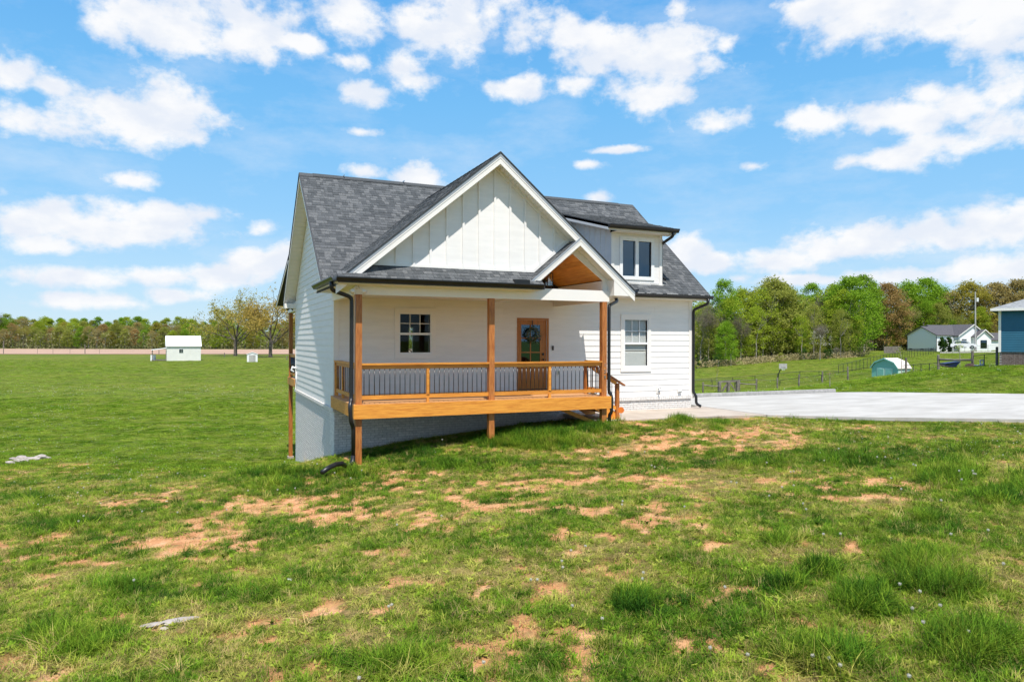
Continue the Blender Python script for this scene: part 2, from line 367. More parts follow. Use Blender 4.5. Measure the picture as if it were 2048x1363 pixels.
# bare clay patches: where they lie on the lawn, then broken up by noise
BL = [(30,1110,120,30,.9),(150,1115,200,24,.8),(400,1095,150,34,1.15),(460,1070,80,18,.8),(255,1078,60,14,.8),(560,1020,130,26,.8),(640,1015,120,36,.95),(720,1035,70,30,.8),(700,950,60,16,.8),(770,940,80,18,.7),
 (860,1040,90,34,.7),(800,965,80,22,.6),(950,1000,110,30,.7),(1060,975,110,26,.85),(1130,960,100,26,.8),(1110,1065,80,10,.7),(1000,1055,80,14,.5),(1250,955,110,20,.9),(1300,1030,130,26,1.15),(1350,1030,60,28,.9),(1180,905,110,22,.7),(1290,870,120,22,.9),(1400,868,110,16,.9),
 (1500,860,110,18,.9),(1560,875,60,20,.8),(1440,905,90,20,.7),(1340,895,80,22,.8),(1270,845,60,10,1.2),(1330,838,70,8,1.0),(1480,832,80,6,1.1),(1750,992,50,9,.7),(1560,1060,60,16,.6),(1690,1075,90,22,.8),(1800,1078,50,14,.8),(1470,1180,60,20,.7),(1470,1240,100,26,.7),(1620,1210,40,20,.6),
 (430,1175,40,12,1.0),(380,1200,50,14,.9),(60,1175,60,10,.6),(540,1325,60,34,1.0),(560,1340,50,30,.9),(1500,1260,80,30,.7),(1430,1290,80,30,.5),(1700,1290,40,12,.7),(1960,850,50,8,.9),(2030,1330,30,20,.9),(100,1285,80,30,.5),(900,1190,90,20,.4),(1370,1330,60,25,.5),(120,1000,120,14,.6),(230,1010,60,10,.6),(330,1005,50,12,.6),(120,927,60,5,1.6),(690,915,15,8,.6),(1660,1230,60,20,.5),(1720,850,80,8,.5)]
def dirt(x, y, z):
    px, py, d = project(x, y, z); b = np.zeros(x.shape)
    for cx, cy, rx, ry, w in BL:
        b = np.maximum(b, w * np.exp(-(((px - cx) / rx) ** 2 + ((py - cy) / ry) ** 2)))
    n = fbm(x * 1.3, y * 1.3, 4, 31, .6); n2 = fbm(x * 3.4, y * 3.4, 4, 41, .68)
    v = b * .72 + (n - .5) * 1.2 + (n2 - .5) * 3.4 - .33
    front = d > 1
    v = np.where(front & (d < 24), v, (n - .5) * 1.2 + (n2 - .5) * .6 - .6)
    v = np.clip(v * 2.2 + .40, 0, 1); v = v * v * (3 - 2 * v)
    return v * np.clip((40 - d) / 12, 0, 1)
GD = dirt(GX, GY, GZ)
nx, ny = GX.shape
me = bpy.data.meshes.new('lawn')
co = np.stack([GX, GY, GZ - .02 * GD], -1).reshape(-1, 3)
idx = np.arange(nx * ny).reshape(nx, ny)
fc = np.stack([idx[:-1, :-1], idx[1:, :-1], idx[1:, 1:], idx[:-1, 1:]], -1).reshape(-1, 4)
me.vertices.add(len(co)); me.vertices.foreach_set('co', co.ravel())
me.loops.add(fc.size); me.loops.foreach_set('vertex_index', fc.ravel())
me.polygons.add(len(fc)); me.polygons.foreach_set('loop_start', np.arange(0, fc.size, 4)); me.update(calc_edges=True)
at = me.attributes.new('dirt', 'FLOAT', 'POINT'); at.data.foreach_set('value', GD.ravel().astype(np.float32)); me.shade_smooth()
def groundmat():
    m_ = bpy.data.materials.new('ground'); m_.use_nodes = True; t = m_.node_tree; P = t.nodes['Principled BSDF']; P.inputs['Roughness'].default_value = .95; P.inputs['Specular IOR Level'].default_value = .15
    g = t.nodes.new('ShaderNodeNewGeometry')
    def ns(sc, de, st=(1, 1, 1)):
        mp = t.nodes.new('ShaderNodeMapping'); mp.inputs['Scale'].default_value = st; t.links.new(g.outputs['Position'], mp.inputs[0])
        z = t.nodes.new('ShaderNodeTexNoise'); z.inputs['Scale'].default_value = sc; z.inputs['Detail'].default_value = de; z.inputs['Roughness'].default_value = .65; t.links.new(mp.outputs[0], z.inputs['Vector']); return z.outputs['Fac']
    def ramp(f, *st):
        r_ = t.nodes.new('ShaderNodeValToRGB'); e = r_.color_ramp.elements
        e[0].position = st[0][0]; e[0].color = (*st[0][1], 1); e[1].position = st[-1][0]; e[1].color = (*st[-1][1], 1)
        for p, c in st[1:-1]: k = e.new(p); k.color = (*c, 1)
        t.links.new(f, r_.inputs[0]); return r_.outputs[0]
    def mix(f, a, b, bt='MIX'):
        x = t.nodes.new('ShaderNodeMix'); x.data_type = 'RGBA'; x.blend_type = bt
        if isinstance(f, float): x.inputs[0].default_value = f
        else: t.links.new(f, x.inputs[0])
        t.links.new(a, x.inputs[6]); t.links.new(b, x.inputs[7]); return x.outputs[2]
    grass = ramp(ns(.35, 8), (.3, (.088, .125, .016)), (.5, (.134, .166, .022)), (.7, (.190, .198, .036)))
    fine = ramp(ns(9, 6), (.32, (.38, .45, .35)), (.62, (1.25, 1.2, 1.1)))
    broad = ramp(ns(.03, 5), (.35, (.85, .95, .8)), (.65, (1.2, 1.1, 1.1)))
    mow = ramp(ns(.35, 4, (.12, 1.6, 1)), (.35, (.88, .9, .88)), (.65, (1.1, 1.08, 1.05)))
    gr = mix(1.0, mix(1.0, mix(1.0, grass, fine, 'MULTIPLY'), broad, 'MULTIPLY'), mow, 'MULTIPLY')
    soil = ramp(ns(3, 9), (.3, (.38, .165, .065)), (.5, (.57, .285, .13)), (.72, (.70, .43, .24)))
    thatch = ramp(ns(14, 5), (.38, (.07, .06, .02)), (.66, (.40, .25, .12)))  # brown thatch; its darkest tone stands for shaded gaps between blades
    a = t.nodes.new('ShaderNodeAttribute'); a.attribute_name = 'dirt'
    sc = t.nodes.new('ShaderNodeSeparateXYZ'); t.links.new(g.outputs['Position'], sc.inputs[0])
    dv = t.nodes.new('ShaderNodeVectorMath'); dv.operation = 'DISTANCE'; t.links.new(g.outputs['Position'], dv.inputs[0]); dv.inputs[1].default_value = (0, -12, -1)
    nr = t.nodes.new('ShaderNodeMapRange'); t.links.new(dv.outputs['Value'], nr.inputs[0]); nr.inputs[1].default_value = 12; nr.inputs[2].default_value = 26; nr.inputs[3].default_value = .6; nr.inputs[4].default_value = 0
    base = mix(nr.outputs[0], gr, thatch)
    t.links.new(mix(a.outputs['Fac'], base, soil), P.inputs['Base Color'])
    b = t.nodes.new('ShaderNodeBump'); b.inputs['Strength'].default_value = 1.0; b.inputs['Distance'].default_value = .05
    t.links.new(ns(12, 8), b.inputs['Height']); t.links.new(b.outputs[0], P.inputs['Normal']); return m_
M['ground'] = groundmat()
lawn = struct(link('lawn', me, M['ground']))

# tilled field far left and the air between
def ribbon(name, px0, px1, d0, d1, material, lift, kind='structure', n=40, dn=8):
    mb = MB(); P = []
    for i in range(n + 1):
        for j in range(dn + 1):
            px = px0 + (px1 - px0) * i / n; d = d0 + (d1 - d0) * j / dn; p = W(px, d); P.append(p)
    z = Tz([p.x for p in P], [p.y for p in P])
    vs = [(p.x, p.y, z[k] + lift) for k, p in enumerate(P)]
    mb.add(vs, [(i*(dn+1)+j, (i+1)*(dn+1)+j, (i+1)*(dn+1)+j+1, i*(dn+1)+j+1) for i in range(n) for j in range(dn)])
    o = part(name, mb, material); o['kind'] = kind; return o
M['field'] = mat('tilled_clay', (.33, .20, .13), .95, col2=(.47, .31, .215), scale=.25, stretch=(.4, 2, 1), bump=.3, bscale=1)
ribbon('ploughed_field', -900, 1040, 232, 372, M['field'], .12)

# driveway, walk, kerb
def sheet(name, P, top, thick, material):
    mb = MB(); mb.prism([(p[0], p[1], top) for p in P], (0, 0, -thick)); o = part(name, mb, material); return struct(o)
M['drive'] = M['concrete']
sheet('driveway', drive, SL, .10, M['drive'])
M['walkc'] = mat('walk_concrete', (.36, .30, .24), .85, col2=(.46, .39, .32), scale=1.2, bump=.15, bscale=60)
sheet('walkway', [(6.75, -2.25), (9.5, -2.3), (12.092, -2.7), (12.092, .35), (6.75, .35)], SL - .006, .10, M['walkc'])
cp = [WZ(x, y, SL) for x, y in [(1385,794.2),(1440,791),(1520,788),(1600,785.6),(1672,783.6)]]
kerb = tag(bpy.data.objects.new('kerb', None), 'pale concrete block kerb along the far edge of the driveway', 'kerb'); COL.objects.link(kerb)
ks, ke = Vector((12.6, 3.32, SL)), Vector((cp[-1].x, cp[-1].y, SL))
nk = 15; kme = None
for i in range(nk):
    a = ks.lerp(ke, i / nk); b = ks.lerp(ke, (i + .985) / nk)
    if kme is None:
        mb = MB(); Lk = (b - a).length; mb.box(0, Lk, 0, .15, -.1, .13); kme = fixn(mb.mesh('kerb_block'))
        ang = math.atan2(b.y - a.y, b.x - a.x)
    o = link('kerb_block', kme, M['curb'], kerb, (a.x, a.y, a.z), (0, 0, ang))

# ================================================================== the house
HW, HD = 11.486, 8.06
RY, RZ, SLP = 4.03, 6.63, .8333
house = thing('house', 'white farmhouse with grey shingle roof, dormer and stained pine front porch', 'house', (HW / 2, HD / 2, -1.0))
def clip(poly, a, b, c):
    """keep a*x+b*y+c >= 0"""
    out = []; n = len(poly)
    for i in range(n):
        p, q = poly[i], poly[(i+1) % n]; fp = a*p[0]+b*p[1]+c; fq = a*q[0]+b*q[1]+c
        if fp >= 0: out.append(p)
        if (fp >= 0) != (fq >= 0): s = fp / (fp - fq); out.append((p[0]+(q[0]-p[0])*s, p[1]+(q[1]-p[1])*s))
    return out
def clipconv(poly, conv):
    for h in conv:
        poly = clip(poly, *h)
        if len(poly) < 3: return []
    return poly
def area(p): return abs(sum(p[i][0]*p[(i+1)%len(p)][1]-p[(i+1)%len(p)][0]*p[i][1] for i in range(len(p)))) / 2
FRONT = lambda Y: (lambda a, z, o: Vector((a, Y - o, z)))
LEFT = lambda X: (lambda a, z, o: Vector((X - o, a, z)))
RIGHT = lambda X: (lambda a, z, o: Vector((X + o, a, z)))
def plank(wf, poly, t0, t1, z0, z1):
    th = [t0 + (t1 - t0) * (p[1] - z0) / (z1 - z0) for p in poly]
    mb = MB(); base = [wf(p[0], p[1], .001) for p in poly]; tops = [wf(p[0], p[1], t) for p, t in zip(poly, th)]
    return mb.prism(base, [b - a for a, b in zip(base, tops)])
EXP = .1786
def side_wall(wf, a0, a1, z_start, z_end, planes, holes, seed, joint=True, name='siding_plank'):
    r_ = random.Random(seed); k = 0; z = z_start
    while z < z_end:
        zb, zt = z, min(z + EXP + .004, z_end)
        cuts = sorted([(h[0], h[1]) for h in holes if h[2] < zt - .01 and h[3] > zb + .01])
        segs = []; s = a0
        for c0, c1 in cuts:
            if c0 > s: segs.append((s, c0))
            s = max(s, c1)
        if s < a1: segs.append((s, a1))
        # holes crossing only part of the row: keep the pieces above or below
        for c0, c1, h0, h1 in holes:
            if h0 < zt - .01 and h1 > zb + .01:
                if h0 > zb + .012: _emit(wf, c0, c1, zb, h0, planes, name, zb, zt)
                if h1 < zt - .012: _emit(wf, c0, c1, h1, zt, planes, name, zb, zt)
        for s0, s1 in segs:
            cutp = [s0]; nx_ = s0 + (r_.uniform(1.2, 3.6))
            while nx_ < s1 - .5: cutp.append(nx_); nx_ += 3.66
            cutp.append(s1)
            for p0, p1 in zip(cutp, cutp[1:]): _emit(wf, p0 + .0015, p1 - .0015, zb, zt, planes, name, zb, zt)
        z += EXP; k += 1
def _emit(wf, p0, p1, b0, b1, planes, name, zb, zt):
    poly = clipconv([(p0, b0), (p1, b0), (p1, b1), (p0, b1)], planes)
    if len(poly) < 3 or area(poly) < .001: return
    part(name, plank(wf, poly, .016, .004, zb, zt), M['siding'], house)

# openings on the front wall: casing outer rectangles (x0, x1, z0, z1)
def XY0(px, Y=0.0):
    dx = (px - 1024) / F; yy = -dx * math.sin(YAW) + math.cos(YAW); xx = dx * math.cos(YAW) + math.sin(YAW)
    d = (Y - CAM.y) / yy; return CAM.x + xx * d, d
def ZY0(px, py, Y=0.0):
    x, d = XY0(px, Y); return CAM.z + (682 + .0027 * (px - 1024) - py) * d / F
w1 = (XY0(789)[0], XY0(871)[0], ZY0(830, 715), ZY0(830, 617))
w2 = (XY0(1241)[0], XY0(1301)[0], ZY0(1270, 741.3), ZY0(1270, 629.6))
dr = (XY0(1033.7)[0], XY0(1096.8)[0], 0.0, ZY0(1065, 635.8))
WALLTOP = 2.86
holes = [w1, w2, (dr[0] - .0, dr[1] + .0, -.5, dr[3])]
side_wall(FRONT(0), .10, HW - .10, -.323, WALLTOP, [], holes, 3)
# left wall under the rakes
rake = [(SLP, -1, RZ - .24 - SLP * RY), (-SLP, -1, RZ - .24 + SLP * RY)]
side_wall(LEFT(0), .10, HD - .0, -.323, 6.4, rake, [], 5)
# wall body behind (with the openings)
def wallbody(name, wf, a0, a1, z0, z1, holes, th, material, planes=()):
    xs = sorted({a0, a1, *[h[0] for h in holes], *[h[1] for h in holes]}); mb = MB()
    for x0, x1 in zip(xs, xs[1:]):
        hh = [h for h in holes if h[0] < (x0 + x1) / 2 < h[1]]; zs = [z0]
        for h in hh: zs += [h[2], h[3]]
        zs.append(z1)
        for i in range(0, len(zs), 2):
            if zs[i+1] <= zs[i]: continue
            poly = clipconv([(x0, zs[i]), (x1, zs[i]), (x1, zs[i+1]), (x0, zs[i+1])], planes)
            if len(poly) >= 3: mb.prism([wf(p[0], p[1], 0) for p in poly], wf(0, 0, -th) - wf(0, 0, 0))
    return part(name, mb, material, house)
g1 = (XY0(800)[0], XY0(860)[0], ZY0(830, 704.5), ZY0(830, 628))
g2 = (XY0(1249.5)[0], XY0(1294)[0], ZY0(1270, 731), ZY0(1270, 639.5))
gd = (dr[0] + .06, dr[1] - .06, -.02, dr[3] - .06)
wallbody('front_wall', FRONT(0), 0, HW, -.43, WALLTOP, [g1, g2, gd], .14, M['siding'])
wallbody('side_wall', LEFT(0), 0, HD, -.43, 6.4, [], .14, M['siding'], rake)
wallbody('side_wall', RIGHT(HW), 0, HD, -.43, 6.4, [], .14, M['siding'], rake)
bh = (3.75, 4.45, .95, 1.95)
wallbody('rear_wall', FRONT(HD + .14), 0, HW, -.43, WALLTOP, [bh, (7.2, 8.1, .9, 2.0)], .14, M['siding'])
mb = MB(); mb.box(bh[0], bh[1], HD + .07, HD + .075, bh[2], bh[3]); part('rear_window_pane', mb, M['glass'], house)
# rooms coloured near black, standing for the unlit inside
mb = MB(); mb.box(.15, HW - .15, .15, HD - .1, -.12, -.08); mb.box(.15, HW - .15, .15, HD - .1, 2.7, 2.74); mb.box(5.0, 5.06, .15, HD - .1, -.08, 2.7); mb.box(8.6, 8.66, .15, HD - .1, -.08, 2.7); mb.box(2.5, 3.55, 5.6, 5.7, -.08, 2.7)
part('room_partitions', mb, M['dark'], house)
# corner boards
for x0, x1, y0, y1 in ((-.028, .10, -.028, -.001), (HW - .10, HW + .028, -.028, -.001)):
    mb = MB(); mb.box(x0, x1, y0, y1, -.335, WALLTOP); part('corner_board', mb, M['trim'], house)
mb = MB(); mb.box(-.028, -.001, 0, .10, -.335, WALLTOP + .35); part('corner_board', mb, M['trim'], house)
mb = MB(); mb.box(-.028, -.001, HD - .07, HD + .03, -.335, WALLTOP); part('corner_board', mb, M['trim'], house)
mb = MB(); mb.box(0, HW, -.024, -.002, WALLTOP, 2.96); part('frieze_board', mb, M['trim'], house)

# windows
def casing(name, o, i, wf, t=.03):
    x0, x1, z0, z1 = o; a0, a1, b0, b1 = i
    root = MB()
    for q in ((x0, a0, z0, z1), (a1, x1, z0, z1), (a0, a1, z0, b0), (a0, a1, b1, z1)):
        root.prism([wf(q[0], q[2], .001), wf(q[1], q[2], .001), wf(q[1], q[3], .001), wf(q[0], q[3], .001)], wf(0, 0, t) - wf(0, 0, 0))
    return part(name, root, M['trim'], house)
def rect(mb, wf, x0, x1, z0, z1, o0, o1):
    return mb.prism([wf(x0, z0, o0), wf(x1, z0, o0), wf(x1, z1, o0), wf(x0, z1, o0)], wf(0, 0, o1) - wf(0, 0, o0))
def dh_window(o, i, glass, wf, midz, cols=3, rows=2):
    w = casing('window', o, (i[0] - .035, i[1] + .035, i[2] - .035, i[3] + .035), wf)
    mb = MB(); a0, a1, b0, b1 = i; f = .035
    for q in ((a0 - f, a0, b0 - f, b1 + f), (a1, a1 + f, b0 - f, b1 + f), (a0, a1, b0 - f, b0), (a0, a1, b1, b1 + f), (a0, a1, midz - .03, midz + .03)):
        rect(mb, wf, *q, -.06, .018)
    part('sash', mb, M['white'], w)
    for c in range(cols):
        for r_ in range(rows):
            x0 = a0 + (a1 - a0) * c / cols; x1 = a0 + (a1 - a0) * (c + 1) / cols
            z0 = midz + .03 + (b1 - midz - .03) * r_ / rows; z1 = midz + .03 + (b1 - midz - .03) * (r_ + 1) / rows
            mb = MB(); rect(mb, wf, x0 + .003, x1 - .003, z0 + .003, z1 - .003, -.034, -.03); part('pane', mb, glass, w)
    mb = MB(); rect(mb, wf, a0, a1, b0, midz - .03, -.044, -.04); part('pane', mb, glass, w)
    for c in range(1, cols):
        x = a0 + (a1 - a0) * c / cols; mb = MB(); rect(mb, wf, x - .009, x + .009, midz + .03, b1, -.028, -.012); part('glazing_bar', mb, M['white'], w)
    for r_ in range(1, rows):
        z = midz + .03 + (b1 - midz - .03) * r_ / rows; mb = MB(); rect(mb, wf, a0, a1, z - .009, z + .009, -.027, -.0115); part('glazing_bar', mb, M['white'], w)
    return w
wA = dh_window(w1, g1, M['glass'], FRONT(0), ZY0(830, 667.4))
wB = dh_window(w2, g2, M['glassc'], FRONT(0), ZY0(1270, 686.4))
sme = None
nsl = 46
for k in range(nsl):
    z = g2[2] + (g2[3] - g2[2]) * (k + .5) / nsl
    if sme is None:
        mb = MB(); mb.add([(g2[0] + .01 - HW/2, -.010, -.012), (g2[1] - .01 - HW/2, -.010, -.012), (g2[1] - .01 - HW/2, .010, .012), (g2[0] + .01 - HW/2, .010, .012)], [(0, 1, 2, 3)])
        sme = mb.mesh('blind_slat')
    if k == 14: continue
    link('blind_slat', sme, M['blind'], wB, (0, .062 - ORG['house'].y, z - ORG['house'].z))
# head and sill caps
for o in (w1, w2):
    mb = MB(); mb.box(o[0] - .015, o[1] + .015, -.045, -.002, o[3], o[3] + .014); mb.box(o[0] - .01, o[1] + .01, -.042, -.002, o[2] - .02, o[2]); part('window_cap', mb, M['trim'], house)

# front door
door = MB(); a0, a1, b1 = dr[0], dr[1], dr[3]
for q in ((a0, a0 + .055, 0, b1), (a1 - .055, a1, 0, b1), (a0 + .055, a1 - .055, b1 - .055, b1)): door.box(q[0], q[1], -.03, .10, q[2], q[3])
door = part('door', door, M['door'], house)
d0, d1, dz = a0 + .06, a1 - .06, b1 - .06
lx0, lx1 = XY0(1043.3)[0], XY0(1081)[0]; lz1 = ZY0(1062, 649.3); m1 = ZY0(1062, 675.8); m2 = ZY0(1062, 704.3); lz0 = ZY0(1062, 731)
leaf = MB()
for q in ((d0, lx0, .02, dz), (lx1, d1, .02, dz), (lx0, lx1, lz1, dz), (lx0, lx1, .02, lz0)): leaf.box(q[0], q[1], .03, .07, q[2], q[3])
leaf = part('door_leaf', leaf, M['door'], door)
xm = (lx0 + lx1) / 2 - .005
mb = MB(); mb.box(xm - .014, xm + .014, .027, .065, lz0, lz1)
for z in (m1, m2): mb.box(lx0, xm - .014, .028, .065, z - .014, z + .014); mb.box(xm + .014, lx1, .028, .065, z - .014, z + .014)
part('glazing_bars', mb, M['door'], door)
for za, zb in ((lz0, m2 - .014), (m2 + .014, m1 - .014), (m1 + .014, lz1)):
    for xa, xb in ((lx0, xm - .014), (xm + .014, lx1)):
        mb = MB(); mb.box(xa, xb, .045, .05, za, zb); part('pane', mb, M['glassd'], door)
pz = lz0 - .1
for xa, xb in ((lx0 + .0, xm - .05), (xm + .03, lx1)):
    mb = MB(); mb.box(xa, xb, .022, .03, .2, pz); part('door_panel', mb, M['door'], door)
hx = XY0(1086.3)[0]
mb = MB(); mb.ball((hx, -.0, ZY0(1086, 708)), .035, 10, 6, (1, .7, 1.2)); part('deadbolt', mb, M['black'], door, True)
mb = MB(); mb.ball((hx, -.015, ZY0(1086, 718.6)), .03, 10, 6); mb.tube([(hx, -.015, ZY0(1086, 718.6)), (hx, .03, ZY0(1086, 718.6))], .015); part('door_handle', mb, M['black'], door, True)
mb = MB(); mb.box(d0 - .02, d1 + .02, -.05, .1, -.004, .022); part('threshold', mb, M['black'], door)
mb = MB(); mb.box(d0, d1, .08, .1, .02, dz); 
# doorbell, outlet
x, z = XY0(1104.9)[0], ZY0(1104.9, 695.5); mb = MB(); mb.box(x - .025, x + .025, -.045, -.012, z - .065, z + .065); part('doorbell', mb, M['black'], house)
x, z = XY0(1115.9)[0], ZY0(1115.9, 744.7); mb = MB(); mb.box(x - .045, x + .045, -.04, -.012, z - .06, z + .06); ol = part('outlet_box', mb, M['steel'], house)
mb = MB(); mb.box(x - .015, x + .015, -.043, -.04, z + .01, z + .035); mb.box(x - .015, x + .015, -.043, -.04, z - .035, z - .01); part('socket', mb, M['dark'], ol)

# brick base
BW, BH, MJ = .203, .057, .0095
def bricks(wf, a0, a1, ztop, zbot, planes_fn, limit_objs, nearfn):
    out = []
    k = 0; z = ztop - BH
    while z > zbot:
        off = (k % 2) * (BW + MJ) / 2; a = a0 - off
        while a < a1:
            s0, s1 = max(a, a0), min(a + BW, a1)
            if s1 - s0 > .04 and z + BH > planes_fn((s0 + s1) / 2) - .1: out.append((s0, s1, z))
            a += BW + MJ
        z -= BH + MJ; k += 1
    return out
mb = MB(); mb.box(.012, HW - .012, .012, HD - .012, -3.6, -.43)
part('foundation_wall', mb, M['mortar'], house)
gf = [gz(x, -.15) for x in np.linspace(0, 12, 25)]
gl = [gz(-.15, y) for y in np.linspace(0, 8.1, 17)]
fb = bricks(FRONT(0), -.0, HW, -.435, -1.9, lambda a: np.interp(a, np.linspace(0, 12, 25), gf), 0, None)
lb = bricks(LEFT(0), 0.0, HD, -.435, -3.4, lambda a: np.interp(a, np.linspace(0, 8.1, 17), gl), 0, None)
fb = [b for b in fb if b[2] + BH > (-.73 if b[0] > 6.8 else -9)]
fb.sort(key=lambda b: abs(b[0] - .0) if b[0] < 3.6 else (b[0] if b[0] < 7 else b[0] - 4.5))
bm_full = MB(); bm_full.box(0, BW, -.008, .012, 0, BH); bm_full = fixn(bm_full.mesh('brick'))
rest = MB(); cnt = 0
H0 = ORG['house']
for s0, s1, z in fb:
    if cnt < 225 and abs(s1 - s0 - BW) < .002:
        link('brick', bm_full, M['brick'], house, (s0 - H0.x, -rnd.uniform(-.002, .002) - H0.y, z - H0.z)); cnt += 1
    else: rest.box(s0, s1, -.010 - rnd.uniform(0, .003), .012, z, z + BH)
lb.sort(key=lambda b: b[0]); cnt = 0
bm_l = MB(); bm_l.box(-.008, .012, 0, BW, 0, BH); bm_l = fixn(bm_l.mesh('brick'))
for s0, s1, z in lb:
    if cnt < 65 and abs(s1 - s0 - BW) < .002:
        link('brick', bm_l, M['brick'], house, (-H0.x, s0 - H0.y, z - H0.z)); cnt += 1
    else: rest.box(-.008 - rnd.uniform(0, .004), .012, s0, s1, z, z + BH)
part('brickwork', rest, M['brick'], house, kind='stuff')
wt = MB(); a = -.05
while a < HW + .05: wt.box(a, a + .066, -.052 - rnd.uniform(0, .003), 0, -.425, -.338); a += .0755
a = -.0
while a < HD: wt.box(-.052 - rnd.uniform(0, .003), 0, a, a + .066, -.425, -.338); a += .0755
part('water_table_bricks', wt, M['brick'], house, kind='stuff')
wm = MB(); wm.box(-.04, HW + .04, -.04, 0, -.43, -.342); wm.box(-.04, 0, 0, HD, -.43, -.342); part('water_table_mortar', wm, M['mortar'], house)

# ------------------------------------------------------------ roofs
GXR, GZR = 3.34, 5.93           # big front gable: ridge x and height
YR = -3.15                      # its rake plane
SXR, SZR = 5.56, GZR - SLP * (5.56 - GXR)
def zmain(x, y): return RZ - SLP * np.abs(y - RY)
def zgab(x, y): return GZR - SLP * np.abs(x - GXR)
def zsmall(x, y): return SZR - SLP * (SXR - x)
def zskirt(x, y): return 2.80 + .70 * (y + 3.30)
def zdorm(x, y): return 4.99 + .262 * (y + .42)
def zrear(x, y): return 4.42 - .34 * (y - 6.7)
ROOFS = [  # name, height fn, XY polygon, eave direction ('x' courses run along x / 'y' along y)
 ('roof', zmain, [(-.4, -.42), (11.9, -.42), (11.9, RY), (-.4, RY)], 'x'),
 ('roof', zmain, [(-.4, RY), (11.9, RY), (11.9, 8.48), (-.4, 8.48)], 'x'),
 ('gable_roof', zgab, [(-.52, YR), (GXR, YR), (GXR, 3.19), (-.10, -.25), (-.52, -.42)], 'y'),
 ('gable_roof', zgab, [(GXR, YR), (7.16, YR), (7.16, -.36), (6.89, -.36), (GXR, 3.19)], 'y'),
 ('entry_gable_roof', zsmall, [(4.10, YR), (SXR, YR), (SXR, -2.8), (4.10, -2.8)], 'y'),
 ('porch_skirt_roof', zskirt, [(-.50, -3.32), (4.45, -3.32), (4.45, -2.8), (.30, -2.8), (-.36, -3.14), (-.5, -3.14)], 'x'),
 ('dormer_roof', zdorm, [(8.04, -.42), (10.56, -.42), (10.56, 3.0), (8.04, 3.0)], 'x'),
 ('rear_porch_roof', zrear, [(-.42, 6.7), (6, 6.7), (6, 11.1), (-.42, 11.1)], 'x')]
TH = .10
parts_roof = []
for nm, fn, P, ax in ROOFS:
    mb = MB(); top = [Vector((x, y, float(fn(x, y)) - .012)) for x, y in P]; mb.prism(top, (0, 0, -TH)); parts_roof.append(part(nm, mb, M['shingled'], house))
# shingles: courses up each slope, tabs of uneven width, each a thin slab
sh_cand = []
def gen_shingles(ri, fn, P, ax, slope, uphill):
    xs = [p[0] for p in P]; ys = [p[1] for p in P]
    cs = math.cos(math.atan(slope)); run = .143 * cs
    if ax == 'x': u0, u1, v0, v1 = min(xs), max(xs), min(ys), max(ys)
    else: u0, u1, v0, v1 = min(ys), max(ys), min(xs), max(xs)
    nrow = int((v1 - v0) / run) + 1
    r_ = random.Random(ri * 77 + 5)
    for k in range(nrow):
        v = (v0 + k * run) if uphill > 0 else (v1 - k * run)
        u = u0 - r_.uniform(0, .3)
        while u < u1:
            wd = r_.choice((.09, .12, .15, .18, .22)); a, b = max(u, u0), min(u + wd, u1); u += wd
            if b - a < .04: continue
            vv = v + uphill * run
            if uphill > 0: vv = min(vv, v1)
            else: vv = max(vv, v0)
            if abs(vv - v) < .02: continue
            um, vm = (a + b) / 2, (v + vv) / 2
            x, y = (um, vm) if ax == 'x' else (vm, um)
            sh_cand.append((ri, ax, a + .003, b - .003, v, vv, x, y, r_.random()))
DS = [(0, 1), (1, -1), (2, 1), (3, -1), (4, 1), (5, 1), (6, 1), (7, -1)]
sl_ = [SLP, SLP, SLP, SLP, SLP, .70, .262, .34]
for ri, u in DS: gen_shingles(ri, ROOFS[ri][1], ROOFS[ri][2], ROOFS[ri][3], sl_[ri], u)
X = np.array([c[6] for c in sh_cand]); Y = np.array([c[7] for c in sh_cand])
ALLZ = []
for nm, fn, P, ax in ROOFS:
    z = fn(X, Y); ins = inpoly(X, Y, P); ALLZ.append(np.where(ins, z, -99))
ALLZ = np.array(ALLZ); RI = np.array([c[0] for c in sh_cand]); own = ROOFS
zo = np.array([ALLZ[RI[i], i] for i in range(len(RI))]); vis = (zo > -90) & ((RI > 1) | (zo >= ALLZ[2:4].max(0) - .03))
# those buried in the dormer or hidden under the skirt rake are dropped as well
dn = (RI == 0) & (X > 8.45) & (X < 10.27) & (Y > .03) & (Y < 3)
vis &= ~dn
fr = []
for i in np.nonzero(vis)[0]:
    c = sh_cand[i]; ri, ax, a, b, v, vv, x, y, q = c; fn = ROOFS[ri][1]; lift = .014 if q > .5 else .003
    ov = .0 if ri in () else .0
    def pt(u, w, dz):
        X_, Y_ = (u, w) if ax == 'x' else (w, u); return Vector((X_, Y_, float(fn(X_, Y_)) - .010 + dz))
    lo = v; hi = vv
    base = [pt(a, lo, 0), pt(b, lo, 0), pt(b, hi, 0), pt(a, hi, 0)]; top = [pt(a, lo, .006 + lift), pt(b, lo, .006 + lift), pt(b, hi, .003), pt(a, hi, .003)]
    d = (Vector((x, y, float(fn(x, y)))) - CAM).length; facing = 0 if ri in (1, 7) else 1
    fr.append((d if facing else 99, ri, base, top, q))
fr.sort(key=lambda t: t[0])
per = {}
names = {}
SH = [mat('asphalt_shingle', c, .95, var=.35, scale=45, rand=.0, bump=.6, bscale=260) for c in ((.058, .063, .066), (.072, .077, .080), (.090, .095, .098), (.116, .120, .121))]
bulk = {}
near_n = 0
